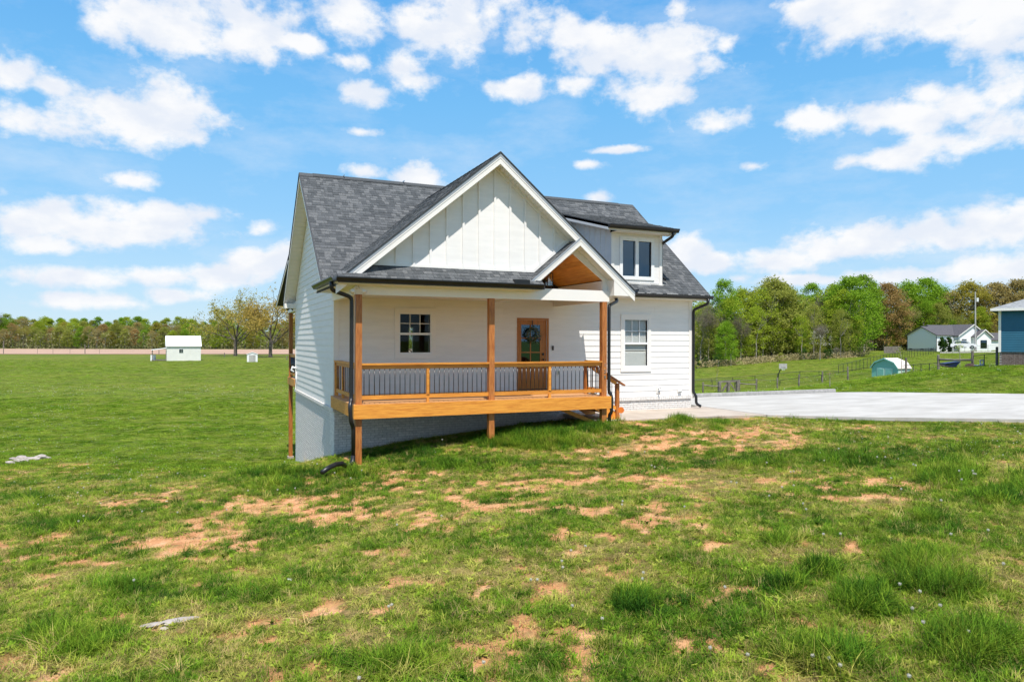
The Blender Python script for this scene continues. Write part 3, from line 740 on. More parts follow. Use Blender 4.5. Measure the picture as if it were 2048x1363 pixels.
for d, ri, base, top, q in fr:
    mi = min(3, int(random.Random(q).random() * 4))
    if near_n < 300 and ri in (5, 4, 0) and (ri != 0 or d < 21.5):
        mb = MB(); mb.add(base + top, [(0,3,2,1),(4,5,6,7),(0,1,5,4),(1,2,6,5),(2,3,7,6),(3,0,4,7)]); part('shingle', mb, SH[mi], house); near_n += 1
    else:
        mb = bulk.setdefault((ri, mi), MB()); mb.add(base + top, [(4,5,6,7),(0,1,5,4),(1,2,6,5),(3,0,4,7)])
for ri in sorted({k[0] for k in bulk}):     # one joined field of shingles per slope
    mb = MB(); ids = []
    for (r2, mi), b_ in bulk.items():
        if r2 == ri: mb.add(b_.v, b_.f); ids += [mi] * len(b_.f)
    o = part('shingles', mb, None, house, fix=False, kind='stuff')
    for s_ in SH: o.data.materials.append(s_)
    o.data.polygons.foreach_set('material_index', ids)
# ridge caps / vent
def ridge_strip(x0, x1, hw, lift, material, name):
    mb = MB()
    for s_ in (-1, 1): mb.prism([(x0, RY, RZ + lift), (x1, RY, RZ + lift), (x1, RY + s_ * hw, RZ + lift - hw * SLP), (x0, RY + s_ * hw, RZ + lift - hw * SLP)], (0, 0, .014))
    return part(name, mb, material, house)
ridge_strip(-.4, -.0, .15, .004, SH[1], 'ridge_cap'); ridge_strip(11.25, 11.9, .15, .004, SH[1], 'ridge_cap')
ridge_strip(.0, 11.25, .14, .018, SH[0], 'ridge_vent')
for x in (.95, 2.9):
    mb = MB(); mb.box(x, x + .02, RY - .14, RY + .14, RZ + .03, RZ + .06); part('vent_joint', mb, M['steel'], house)
for k in range(20):
    y0 = YR + k * .3
    if y0 > 3: break
    mb = MB()
    for sx_ in (-1, 1): mb.add([(GXR, y0, GZR + .02), (GXR, y0 + .31, GZR + .012), (GXR + sx_ * .13, y0 + .31, GZR + .012 - .108), (GXR + sx_ * .13, y0, GZR + .02 - .108)], [(0, 1, 2, 3)])
    part('ridge_cap', mb, SH[k % 3], house)

def rakeboard(name, wf, P, Q, depth, o0, o1, material, drop=0.0):
    """board following a sloping roof edge from P to Q (a, z), vertical depth"""
    mb = MB(); mb.prism([wf(P[0], P[1] - drop, o0), wf(Q[0], Q[1] - drop, o0), wf(Q[0], Q[1] - drop - depth, o0), wf(P[0], P[1] - drop - depth, o0)], wf(0, 0, o1) - wf(0, 0, o0))
    return part(name, mb, material, house)
FR = FRONT(YR)
def zg(x): return float(zgab(x, 0))
M['drip'] = mat('grey_drip_edge', (.30, .33, .36), .5, var=.05)
for xa, xb in ((-.52, GXR), (GXR, 7.16)):
    rakeboard('rake_board', FR, (xa, zg(xa)), (xb, zg(xb)), .17, -.02, .004, M['trim'], .11)
    rakeboard('drip_edge', FR, (xa, zg(xa)), (xb, zg(xb)), .085, -.02, .014, M['drip'], .025)
    rakeboard('shingle_mould', FR, (xa, zg(xa)), (xb, zg(xb)), .035, -.02, .012, M['trim'], .11)
    rakeboard('shingle_edge', FR, (xa, zg(xa) + .012), (xb, zg(xb) + .012), .03, -.01, .03, M['shingled'], .0)
xa, xb = 4.08, SXR - .03
zs = lambda x: float(zsmall(x, 0))
rakeboard('rake_board', FR, (xa, zs(xa)), (xb, zs(xb)), .135, -.02, .008, M['trim'], .085)
rakeboard('drip_edge', FR, (xa, zs(xa)), (xb, zs(xb)), .06, -.02, .018, M['drip'], .02)
rakeboard('shingle_mould', FR, (xa, zs(xa)), (xb, zs(xb)), .03, -.02, .015, M['trim'], .085)
# rake soffits of vented panels between rake board and gable wall
def soffit_run(fnz, x0, x1, y0, y1, drop, pitch=.1):
    mb = MB(); n = max(1, int(abs(x1 - x0) / pitch)); 
    for k in range(n):
        a = x0 + (x1 - x0) * (k + .03) / n; b = x0 + (x1 - x0) * (k + .97) / n
        za, zb = fnz(a) - drop, fnz(b) - drop
        mb.prism([(a, y0, za), (b, y0, zb), (b, y1, zb), (a, y1, za)], (0, 0, .015))
    part('soffit', mb, M['soffit'], house)
    mb = MB(); za, zb = fnz(x0) - drop + .02, fnz(x1) - drop + .02; mb.prism([(x0, y0, za), (x1, y0, zb), (x1, y1, zb), (x0, y1, za)], (0, 0, .01)); part('soffit_backing', mb, M['soffit'], house)
soffit_run(zg, -.30, GXR, YR + .02, -2.79, .25); soffit_run(zg, GXR, 7.0, YR + .02, -2.79, .25)
soffit_run(zs, 4.15, SXR, YR + .02, -2.79, .24)

# gable wall: panels and battens
YG = -2.80
GW = FRONT(YG)
def under(x): return zg(x) - .25
top_planes = [(SLP, -1, GZR - .25 - SLP * GXR), (-SLP, -1, GZR - .25 + SLP * GXR), (0, 1, -3.13), (-SLP, 1, SLP * SXR - SZR - .02)]
pitch = .4064; k0 = -8
for k in range(-8, 7):
    a = GXR + k * pitch; b = a + pitch
    poly = clipconv([(a + .0, 2), (b, 2), (b, 7), (a, 7)], top_planes)
    if len(poly) >= 3 and area(poly) > .003:
        mb = MB(); mb.prism([GW(p[0], p[1], -.02) for p in poly], GW(0, 0, .0) - GW(0, 0, -.02)); part('wall_panel', mb, M['siding'], house)
    poly = clipconv([(a - .027, 2), (a + .027, 2), (a + .027, 7), (a - .027, 7)], top_planes)
    if len(poly) >= 3 and area(poly) > .002:
        mb = MB(); mb.prism([GW(p[0], p[1], .001) for p in poly], GW(0, 0, .034) - GW(0, 0, .001)); part('batten', mb, M['siding'], house)
mb = MB(); mb.prism([(-.3, YG + .03, 2.8), (7, YG + .03, 2.8), (GXR, YG + .03, GZR - .25)], (0, .02, 0)); part('gable_sheathing', mb, M['dark'], house) if False else None
for xa, xb in ((.2, GXR - .0), (GXR, 5.55)):
    rakeboard('frieze_board', GW, (xa, under(xa)), (xb, under(xb)), .10, .0015, .026, M['trim'], -.01)
mb = MB(); mb.box(.25, 4.36, YG - .03, YG - .001, 3.13, 3.19); part('flashing_trim', mb, M['trim'], house)
rakeboard('flashing_trim', GW, (4.30, zs(4.30) + .12), (5.5, zs(5.5) + .12), .10, .001, .032, M['trim'])

# main roof rakes left and right, eave fascia
for sx_, X0 in ((-1, -.4), (1, 11.9)):
    wf = LEFT(X0) if sx_ < 0 else RIGHT(X0)
    for ya, yb in ((-.42, RY), (RY, 8.48)):
        za, zb = float(zmain(0, ya)), float(zmain(0, yb))
        rakeboard('rake_board', wf, (ya, za), (yb, zb), .20, -.022, -.0, M['trim'], .03)
        rakeboard('shingle_edge', wf, (ya, za + .005), (yb, zb + .005), .03, -.02, .018, M['shingled'])
        # soffit strips
        mb = MB(); n = 30
        for k in range(n):
            u = ya + (yb - ya) * (k + .03) / n; v = ya + (yb - ya) * (k + .97) / n
            zu, zv = float(zmain(0, u)) - .20, float(zmain(0, v)) - .20
            xi, xo = (-.001, -.378) if sx_ < 0 else (HW + .001, 11.878)
            mb.prism([(xi, u, zu), (xo, u, zu), (xo, v, zv), (xi, v, zv)], (0, 0, .03))
        part('soffit', mb, M['soffit'], house)
mb = MB(); mb.box(7.0, 11.9, -.42, -.40, 2.76, 2.93); part('fascia', mb, M['trim'], house)
mb = MB(); mb.box(6.6, 11.88, -.40, 0, 2.76, 2.775); part('soffit', mb, M['soffit'], house)
mb = MB(); mb.box(-.4, 11.88, 8.06, 8.48, 2.76, 2.775); mb.box(-.4, -.02, 8.05, 8.44, 2.60, 2.76); part('soffit', mb, M['soffit'], house)

# gutters: K style trough
def gutter(p, q, out, size=.125, name='gutter'):
    p, q, out = Vector(p), Vector(q), Vector(out)
    prof = [(0, 0), (0, -size*.85), (size*.62, -size*.85), (size*.72, -size*.55), (size, -size*.22), (size, .0), (size*.93, .0), (size*.93, -size*.2), (.64*size, -size*.5), (.58*size, -size*.78), (.04*size, -size*.78), (.04*size, 0)]
    mb = MB(); A = [p + out * a + Vector((0, 0, b)) for a, b in prof]; mb.prism(A, q - p); return part(name, mb, M['black'], house)
gutter((-.54, -3.25, 2.80), (4.42, -3.25, 2.80), (0, -1, 0))
gutter((-.54, -3.25 - .125, 2.80), (-.54, -.52, 2.80), (-1, 0, 0))
gutter((7.17, YR, 2.79), (7.17, -.55, 2.79), (1, 0, 0))
gutter((7.02, -.42, 2.90), (11.97, -.42, 2.90), (0, -1, 0))
gutter((8.04, -.42, 4.97), (10.60, -.42, 4.97), (0, -1, 0), .14)
gutter((-.42, 11.1, 2.93), (6, 11.1, 2.93), (0, 1, 0))
mb = MB(); mb.box(3.66, 4.06, -3.30, -3.10, 2.805, 2.90); part('gutter_end_flashing', mb, M['black'], house)
# eave boards and soffit of the porch
mb = MB(); mb.box(-.54, 4.42, -3.25, -3.23, 2.66, 2.80); mb.box(-.54, -.52, -3.23, -.55, 2.66, 2.80); part('fascia', mb, M['trim'], house)
mb = MB(); mb.box(-.52, 4.35, -3.23, -2.92, 2.655, 2.668); mb.box(-.52, -.07, -2.92, -.001, 2.655, 2.668); part('soffit', mb, M['soffit'], house)
# right foot of the gable: boxed return and its side
mb = MB(); mb.prism([(6.53, YR + .0, zg(6.53) - .26), (7.15, YR, zg(7.15) - .02), (7.15, YR, 2.60), (6.53, YR, 2.60)], (0, .33, 0)); part('eave_return', mb, M['trim'], house)
mb = MB(); mb.box(6.53, 7.15, YR + .33, -.02, 2.60, 2.615); mb.box(7.135, 7.155, YR + .33, -.5, 2.60, 2.78); part('soffit', mb, M['soffit'], house)

# porch frame
PB0, PB1 = -2.92, -2.78
mb = MB(); mb.box(-.07, 6.53, PB0, PB1, 2.45, 2.735); part('porch_header', mb, M['trim'], house)
mb = MB(); mb.box(-.07, .07, PB1, -.02, 2.45, 2.66); part('porch_header', mb, M['trim'], house)
mb = MB(); mb.box(6.39, 6.53, PB1, -.02, 2.45, 3.0); part('porch_header', mb, M['trim'], house)
mb = MB(); mb.box(4.32, 4.45, PB1, -.02, 2.52, 3.03); part('vault_side', mb, M['soffit'], house)
mb = MB(); mb.box(.07, 4.32, PB1, -.02, 2.56, 2.575); part('porch_ceiling', mb, M['soffit'], house)
# vault: wood boards on the two slopes, white ends
VX, VZ, VE = 5.50, 3.68, 3.02
for sgn, xe in ((1, 6.42), (-1, 4.45)):
    nb = 7; run = (xe - VX) / nb
    for k in range(nb):
        xa, xb = VX + run * k, VX + run * (k + .975); f = lambda x: VZ - (VZ - VE) * abs(x - VX) / abs(xe - VX)
        mb = MB(); mb.prism([(xa, PB1 - .0, f(xa)), (xb, PB1, f(xb)), (xb, -.03, f(xb)), (xa, -.03, f(xa))], (0, 0, .02)); part('ceiling_board', mb, M['ceil'], house)
    mb = MB(); mb.prism([(VX, PB1, VZ + .022), (xe, PB1, VE + .022), (xe, -.03, VE + .022), (VX, -.03, VZ + .022)], (0, 0, .01)); part('ceiling_backing', mb, M['dark'], house)
mb = MB(); mb.prism([(4.45, -.022, 2.5), (6.39, -.022, 2.5), (6.39, -.022, VE), (VX, -.022, VZ), (4.45, -.022, VE)], (0, .018, 0)); part('vault_end_wall', mb, M['soffit'], house)
# triangular trim framing the opening above the header
for P, Q in (((4.28, 2.80), (VX, VZ + .12)), ((VX, VZ + .12), (6.60, 2.86))):
    pass
fw_ = FRONT(PB1)
mb = MB(); pts2 = [(4.10, 2.735), (4.42, 2.735), (4.52, 3.00), (VX, 3.62), (6.36, 3.00), (6.39, 2.735), (6.58, 2.735), (6.60, zg(6.6) - .26), (SXR, zg(SXR) - .26), (SXR - .02, zs(SXR - .02) - .25), (4.10, zs(4.10) - .16)]
def tri_frame():
    mb = MB()
    O = [(4.10, zs(4.10) - .15), (SXR, SZR - .25), (6.58, zg(6.58) - .26), (6.58, 2.735), (4.10, 2.735)]
    I = [(4.47, 2.99), (VX, 3.66), (6.40, 3.0), (6.40, 2.74), (4.47, 2.74)]
    quads = [(O[0], O[1], I[1], I[0]), (O[1], O[2], I[2], I[1]), (O[2], O[3], I[3], I[2]), (O[4], O[0], I[0], I[4])]
    for q in quads: mb.prism([fw_(p[0], p[1], 0) for p in q], (0, -.035, 0))
    part('gable_frame', mb, M['trim'], house)
tri_frame()

# posts
posts = [.03, 3.23, 6.39]
for x in posts:
    g = gz(x, -2.85); mb = MB()
    mb.box(x - .07, x + .07, -2.92, -2.78, g - .2, 2.452); p_ = part('porch_post', mb, M['post'], house)
    if x == posts[-1]: numpost = p_
# house number, small metal figures down the post
for k, ch in enumerate('129'):
    cu = bpy.data.curves.new('number', 'FONT'); cu.body = ch; cu.size = .125; cu.extrude = .004; cu.align_x = 'CENTER'
    to = bpy.data.objects.new('tmp', cu); COL.objects.link(to); bpy.context.view_layer.update()
    me_ = bpy.data.meshes.new_from_object(to.evaluated_get(bpy.context.evaluated_depsgraph_get())); bpy.data.objects.remove(to)
    me_.name = 'house_number'; me_.transform(Matrix.Rotation(R(90), 4, 'X')); z = ZY0(1208, (733, 745.5, 757)[k], -2.92) 
    me_.transform(Matrix.Translation(Vector((6.40, -2.926, z)) - ORG[house.name])); me_.materials.clear()
    link('house_number', me_, M['steel'], numpost)

# deck
nbrd = 20; bw = (2.97 - .02) / nbrd
mb = MB(); mb.box(-.10, 6.56, -bw * 0 - .0, .0, 0, 0)
dme = MB(); dme.box(-.10, 6.54, 0, bw - .007, -.025, 0.0); dme = fixn(dme.mesh('deck_board'))
for k in range(nbrd): link('deck_board', dme, M['deck'], house, (-H0.x, -2.965 + k * bw - H0.y, -H0.z))
mb = MB(); mb.box(-.10, 6.545, -3.005, -2.967, -.312, .002); part('rim_beam', mb, M['wood'], house)
mb = MB(); mb.box(-.10, -.075, -2.966, -.03, -.30, -.026); part('rim_joist', mb, M['woody'], house)
mb = MB(); mb.box(6.50, 6.54, -2.966, -.03, -.30, -.026); part('rim_joist', mb, M['woody'], house)
for k in range(1, 16):
    x = -.075 + k * .41; mb = MB(); mb.box(x, x + .038, -2.966, -.01, -.26, -.027); part('floor_joist', mb, M['woody'], house)
# railings
BAL = MB(); BAL.tube([(0, 0, 0), (0, 0, .60)], .0098, 8); BAL = BAL.mesh('baluster'); BAL.shade_smooth()
RC0, RC1 = .875, .912
def railing(p, q, axis_='x', posts_at=(), gap=.1145):
    p = Vector(p); q = Vector(q); d = (q - p); Ln = d.length; u = d.normalized(); woodm = M['wood'] if axis_ == 'x' else M['woody']
    mb = MB(); mb.bar(p + Vector((0, 0, (RC0 + RC1) / 2)), q + Vector((0, 0, (RC0 + RC1) / 2)), .14, RC1 - RC0)
    r_ = part('railing', mb, woodm, house)
    mb = MB(); mb.bar(p + Vector((0, 0, .83)), q + Vector((0, 0, .83)), .038, .089); part('top_rail', mb, woodm, r_)
    mb = MB(); mb.bar(p + Vector((0, 0, .145)), q + Vector((0, 0, .145)), .038, .089); part('bottom_rail', mb, woodm, r_)
    for t in posts_at:
        c = p + u * t; mb = MB(); mb.box(c.x - .032, c.x + .032, c.y - .032 - .005, c.y + .032, .19, .786); mb.box(c.x - .03, c.x + .03, c.y - .03, c.y + .03, 0, .10); part('rail_post', mb, woodm, r_)
    n = int(Ln / gap)
    for k in range(n):
        t = (k + .5) * Ln / n
        if any(abs(t - s) < .045 for s in posts_at): continue
        c = p + u * t; o = link('baluster', BAL, M['blackm'], r_, (c.x - H0.x, c.y - H0.y, .188 - H0.z))
    return r_
yr = -2.86
m1_ = XY0(855.5, yr)[0]; m2_ = XY0(1099, yr)[0]
railing((.10, yr, 0), (3.16, yr, 0), 'x', [m1_ - .10])
railing((3.30, yr, 0), (6.32, yr, 0), 'x', [m2_ - 3.30])
railing((.03, -2.78, 0), (.03, -.12, 0), 'y', [1.75], gap=.22)
mb = MB(); mb.box(-.01, .075, -.14, -.05, 0, .874); part('rail_post', mb, M['woody'], house)
railing((6.39, -2.78, 0), (6.39, -2.0, 0), 'y', [])
mb = MB(); mb.box(6.345, 6.435, -2.02, -1.93, 0, .874); part('rail_post', mb, M['post'], house)

# steps down to the walk
TR = [(-.182 * (k + 1), 6.54 + .28 * k) for k in range(3)]
for z, x in TR:
    mb = MB(); mb.box(x, x + .285, -1.9, -.6, z - .035, z); part('stair_tread', mb, M['woody'], house)
    mb = MB(); mb.box(x - .0, x + .02, -1.9, -.6, z, z + .14); part('stair_riser', mb, M['woody'], house)
for y in (-1.93, -.6):
    mb = MB(); mb.prism([(6.54, y, -.02), (6.54, y, -.34), (7.20, y, -.74), (7.50, y, -.74), (7.50, y, -.62)], (0, .038, 0)); part('stair_stringer', mb, M['wood'], house)
nx_ = 7.40
mb = MB(); mb.box(nx_ - .05, nx_ + .045, -1.995, -1.90, -.74, .26); part('newel_post', mb, M['post'], house)
mb = MB(); mb.bar((6.40, -1.95, .90), (7.62, -1.95, .20), .14, .036); hr = part('stair_handrail', mb, M['post'], house)
mb = MB(); mb.bar((6.43, -1.95, .79), (7.36, -1.95, .255), .038, .089); part('stair_rail', mb, M['wood'], hr)
mb = MB(); mb.bar((6.56, -1.95, .02), (7.36, -1.95, -.44), .038, .089); part('stair_rail', mb, M['wood'], hr)
for k in range(6):
    x = 6.60 + k * .125; zt = .79 - (x - 6.43) * .575; mb = MB(); mb.tube([(x, -1.95, zt - .72), (x, -1.95, zt)], .0105, 8); part('baluster', mb, M['blackm'], hr, True)
mb = MB(); mb.bar((5.3, -2.4, -.30), (6.34, -2.4, -.72), .04, .10); part('deck_brace', mb, M['wood'], house)

# downspouts
def spout(pts_, name='downspout', w=.062, h=.078):
    """rectangular tube with rounded bends"""
    P = [Vector(p) for p in pts_]; out = [P[0]]
    for i in range(1, len(P) - 1):
        a, b, c = P[i-1], P[i], P[i+1]; r_ = min(.09, (a-b).length * .45, (c-b).length * .45)
        p0 = b + (a - b).normalized() * r_; p1 = b + (c - b).normalized() * r_
        for t in (0, .25, .5, .75, 1): out.append(p0 * (1-t)**2 + b * 2*t*(1-t) + p1 * t**2)
    out.append(P[-1]); mb = MB(); mb.tube(out, [.046] * len(out), 4 if False else 8); return part(name, mb, M['black'], house, True)
g = gz(-.16, -2.9)
spout([(-.60, -3.10, 2.70), (-.60, -3.08, 2.52), (-.135, -2.93, 2.38), (-.135, -2.93, .12), (-.19, -3.06, .0), (-.17, -3.06, -.36), (-.10, -2.98, -.48), (-.10, -2.98, g + .22)])
gx0 = W(645, 14.3); pz_ = gz(gx0.x, gx0.y)
mb = MB(); mb.tube([(-.10, -2.98, g + .24), (-.12, -3.02, g + .1), (-.25, -3.2, g + .03)] + [Vector((-.25, -3.2, g + .05)).lerp(Vector((gx0.x, gx0.y, pz_ + .09)), t) + Vector((0, 0, .05 + .08 * math.sin(t * 3.1))) for t in (.25, .5, .75, 1)], .052, 10); part('drain_extension', mb, M['black'], house, True)
spout([(7.22, -2.1, 2.68), (7.20, -2.25, 2.52), (6.56, -2.86, 2.36), (6.56, -2.86, .12), (6.62, -2.90, -.0), (6.62, -2.90, -.42), (6.58, -2.86, -.5), (6.58, -2.86, gz(6.6, -2.8))])
spout([(11.80, -.48, 2.80), (11.78, -.46, 2.64), (11.53, -.06, 2.46), (11.53, -.06, -.22), (11.60, -.12, -.36), (11.60, -.12, -.60), (11.72, -.22, -.69)])
spout([(10.42, -.48, 4.88), (10.40, -.46, 4.74), (10.33, .04, 4.55), (10.33, .04, 3.52), (10.45, -.04, 3.40)])
# ------------------------------------------------------------ dormer
dx0, dx1 = 8.42, 10.29
DW = FRONT(0.0)
o = (XY0(1240.4)[0], XY0(1303.7)[0], ZY0(1270, 557.5), ZY0(1270, 477.5))
p0 = [XY0(v)[0] for v in (1243.9, 1269.4, 1275.6, 1301)]; zt_, zb_ = ZY0(1270, 482.3), ZY0(1270, 552.4)
mb = MB()
for q in ((dx0, p0[0], 3.1, 4.798), (p0[3], dx1, 3.1, 4.798), (p0[0], p0[3], 3.1, zb_), (p0[0], p0[3], zt_, 4.798)): mb.box(q[0], q[1], -.012, .08, q[2], q[3])
part('dormer_wall', mb, M['siding'], house)
mb = MB()
for y0, x in ((.081, dx0), (.081, dx1 - .02)):
    mb.prism([(x, y0, float(zmain(0, y0)) - .1), (x, 3.0, float(zmain(0, 3.0)) - .1), (x, 3.0, float(zdorm(0, 3.0)) - .1), (x, y0, float(zdorm(0, y0)) - .1)], (.02, 0, 0))
part('dormer_cheek', mb, M['siding'], house)
for k in range(1, 9):
    y = k * .33; z0, z1 = float(zmain(0, y)) - .1, float(zdorm(0, y)) - .1
    mb = MB(); mb.box(dx0 - .018, dx0 - .001, y - .022, y + .022, z0, z1); part('batten', mb, M['siding'], house)
mb = MB(); mb.box(dx0 - .02, dx0 + .09, -.034, -.0125, 3.24, 4.797); mb.box(dx1 - .09, dx1 + .02, -.034, -.0125, 3.24, 4.797); part('corner_board', mb, M['trim'], house)
dw = MB(); f = .05
for q in ((o[0] - .04, p0[0], o[2] - .03, o[3] + .05), (p0[3], o[1] + .06, o[2] - .03, o[3] + .05), (p0[0], p0[3], o[2] - .03, zb_), (p0[0], p0[3], zt_, o[3] + .05), (p0[1], p0[2], zb_, zt_)): rect(dw, DW, *q, -.04, .04)
dw = part('dormer_window', dw, M['white'], house)
for a, b in ((p0[0], p0[1]), (p0[2], p0[3])):
    mb = MB(); rect(mb, DW, a, b, zb_, zt_, -.03, -.024); part('pane', mb, M['glassd'], dw)
mb = MB(); mb.box(dx0 + .03, dx1 - .03, .3, .33, 3.2, 4.8); part('dormer_dark_sheet', mb, M['dark'], house)  # near-black sheet behind the panes, standing for the unlit space inside
mb = MB(); mb.box(dx0 - .05, dx1 + .07, -.07, -.012, 3.17, 3.235); part('flashing_trim', mb, M['trim'], house)
mb = MB(); mb.prism([(8.06, -.42, 4.955), (8.06, 3.0, float(zdorm(0, 3.0)) - .03), (8.06, 3.0, float(zdorm(0, 3.0)) - .19), (8.06, -.42, 4.80)], (-.02, 0, 0)); part('dormer_fascia', mb, M['trim'], house)
mb = MB(); mb.box(8.06, 10.56, -.42, -.40, 4.80, 4.95); part('dormer_fascia', mb, M['trim'], house)
mb = MB(); mb.prism([(8.06, -.40, 4.80), (8.06, 3.0, 5.66), (dx0 - .001, 3.0, 5.66), (dx0 - .001, -.40, 4.80)], (0, 0, .012)); mb.box(dx0 - .001, 10.56, -.40, -.0, 4.80, 4.812); part('soffit', mb, M['soffit'], house)
mb = MB(); mb.prism([(10.31, .02, 3.45), (10.55, .35, 3.74), (10.31, .35, 3.74)], (0, -.01, .02)); part('roof_vent', mb, M['black'], house)
# ------------------------------------------------------------ rear porch, seen past the left wall
mb = MB(); mb.box(-.02, 6, 8.2, 10.4, -.03, 0); mb.box(-.03, 6, 10.3, 10.34, -.30, 0); part('rear_deck', mb, M['deck'], house)
mb = MB(); mb.box(-.05, -.02, 8.1, 10.34, -.28, 0); part('rim_joist', mb, M['woody'], house)
for x in (.04, 3, 5.9):
    g = gz(x, 10.2); mb = MB(); mb.box(x - .07, x + .07, 10.0, 10.14, g + .12, 2.5); pp = part('porch_post', mb, M['post'], house)
    mb = MB(); mb.box(x - .11, x + .11, 9.96, 10.18, g - .2, g + .13); part('post_base', mb, M['walkc'], pp)
mb = MB(); mb.box(-.06, .10, 8.08, 10.2, 2.5, 2.80); mb.box(.1, 6, 10.04, 10.2, 2.5, 2.80); part('porch_header', mb, M['trim'], house)
railing((.03, 8.12, 0), (.03, 10.0, 0), 'y', [])
wf = LEFT(-.42); rakeboard('rake_board', wf, (6.9, float(zrear(0, 6.9))), (11.1, float(zrear(0, 11.1))), .16, -.022, 0, M['trim'], .03)
# ------------------------------------------------------------ small fittings
fl = MB(); c = Vector((-.02, -2.95, 2.60)); fl.tube([c + Vector((0, .03, .02)), c + Vector((0, 0, .02))], .05, 12); fl = part('floodlight', fl, M['white'], house, True)
for s_ in (-1, 1):
    mb = MB(); a = c + Vector((s_ * .03, -.02, .02)); b = c + Vector((s_ * .10, -.08, -.05)); e = c + Vector((s_ * .135, -.14, -.11)); mb.tube([a, b], .016, 8); mb.tube([b, b.lerp(e, .3), e], [.02, .045, .058], 12); part('lamp_head', mb, M['white'], fl, True)
fl = MB(); c = Vector((-.1, 8.5, 2.68)); fl.tube([c, c + Vector((-.05, .05, -.05))], .03, 8); fl = part('floodlight', fl, M['black'], house, True)
for s_ in (-1, 1):
    mb = MB(); mb.tube([c + Vector((-.05, .05, -.05)), c + Vector((-.05 + s_ * .12, .05, -.12))], [.02, .05], 8); part('lamp_head', mb, M['black'], fl, True)
x, z = XY0(1315.5)[0], ZY0(1315, 779)
mb = MB(); mb.box(x - .06, x + .07, -.035, -.016, z - .11, z + .11); tp = part('wall_tap', mb, M['trim'], house)
mb = MB(); mb.tube([(x, -.035, z + .02), (x, -.10, z), (x, -.11, z - .14)], [.018, .018, .022], 8); mb.tube([(x - .04, -.09, z + .05), (x + .06, -.09, z + .05)], .012, 6); part('tap_spout', mb, M['steel'], tp, True)
x, z = XY0(1358)[0], ZY0(1358, 779)
mb = MB(); mb.box(x - .07, x + .07, -.04, -.016, z - .07, z + .09); vb = part('vent_cover', mb, M['trim'], house)
mb = MB(); mb.box(x - .065, x + .065, -.085, -.04, z - .075, z - .045); part('vent_hood', mb, M['steel'], vb)
mb = MB(); mb.tube([(-.02, 8.0 - .25, .42), (-.16, 7.75, .46), (-.20, 7.75, .36), (-.12, 7.7, .30)], [.03, .05, .04, .03], 8); mb.tube([(-.03, 7.65, .3), (-.035, 7.62, -.28)], .012, 6); part('hose_bib', mb, M['white'], house, True)

# ================================================================== trees
def leafmat(name, col=(1, 1, 1), trans=.45, rough=.6):
    return mat(name, tuple(c * .75 for c in col), rough, var=0, col2=tuple(c * 1.2 for c in col), scale=.9, detail=3, objcol=True, trans=trans, spec=.05, thr=(.3, .7))
M['leaf'] = leafmat('leaves')
M['bark'] = mat('bark', (.20, .17, .14), .95, col2=(.36, .32, .27), scale=5, stretch=(1, 1, .3), bump=.5, bscale=12)
M['barkd'] = mat('dark_bark', (.07, .055, .045), .95, col2=(.16, .13, .11), scale=5, stretch=(1, 1, .3))
def quads(P, S, rg, flat=.0):
    """one leaf cluster card per point, random facing, as numpy arrays"""
    n = len(P); a = rg.normal(size=(n, 3)); a /= np.linalg.norm(a, axis=1)[:, None]; b = rg.normal(size=(n, 3)); b -= (a * b).sum(1)[:, None] * a; b /= np.linalg.norm(b, axis=1)[:, None]
    S = S[:, None]; k = rg.uniform(.55, 1, (n, 1))
    return np.stack([P - a*S, P - b*S*k*.6 , P + a*S, P + b*S*k*.6], 1)
def npmesh(name, V, F_):
    me = bpy.data.meshes.new(name); me.vertices.add(len(V)); me.vertices.foreach_set('co', V.astype(np.float32).ravel())
    F_ = np.asarray(F_); k = F_.shape[1]
    me.loops.add(F_.size); me.loops.foreach_set('vertex_index', F_.ravel().astype(np.int32))
    me.polygons.add(len(F_)); me.polygons.foreach_set('loop_start', np.arange(0, F_.size, k).astype(np.int32)); me.update(calc_edges=True); return me
def quadmesh(name, Q):
    return npmesh(name, Q.reshape(-1, 3), np.arange(len(Q) * 4).reshape(-1, 4))
def grow(mb, p, d, r, Ln, lev, r_, tips, spread=.55, sides=(7, 5, 4, 3, 3), nb=(3, 4), maxlev=3, lift=.15):
    k = 4; P = [p]; rs = [r]
    for i in range(k):
        d = (d + Vector((r_.uniform(-1, 1), r_.uniform(-1, 1), r_.uniform(-.6, 1))) * .13 + Vector((0, 0, lift * .3))).normalized()
        P.append(P[-1] + d * Ln / k); rs.append(r * (1 - .45 * (i + 1) / k))
    mb.tube(P, rs, sides[min(lev, 4)], cap=False)
    if lev >= maxlev: tips.append((P[-1], d)); tips.append((P[2], d)); return
    for j in range(r_.randint(*nb)):
        t = r_.uniform(.45, 1); i = min(k, max(1, int(t * k + .5))); o = P[i]
        a = r_.uniform(0, 6.283); s = Vector((math.cos(a), math.sin(a), r_.uniform(-.1, .6))).normalized()
        nd = (d * (1 - spread) + s * spread).normalized()
        grow(mb, o, nd, rs[i] * r_.uniform(.5, .7), Ln * r_.uniform(.6, .82), lev + 1, r_, tips, spread, sides, nb, maxlev, lift)
    grow(mb, P[-1], d, rs[-1] * .85, Ln * .75, lev + 1, r_, tips, spread, sides, nb, maxlev, lift)
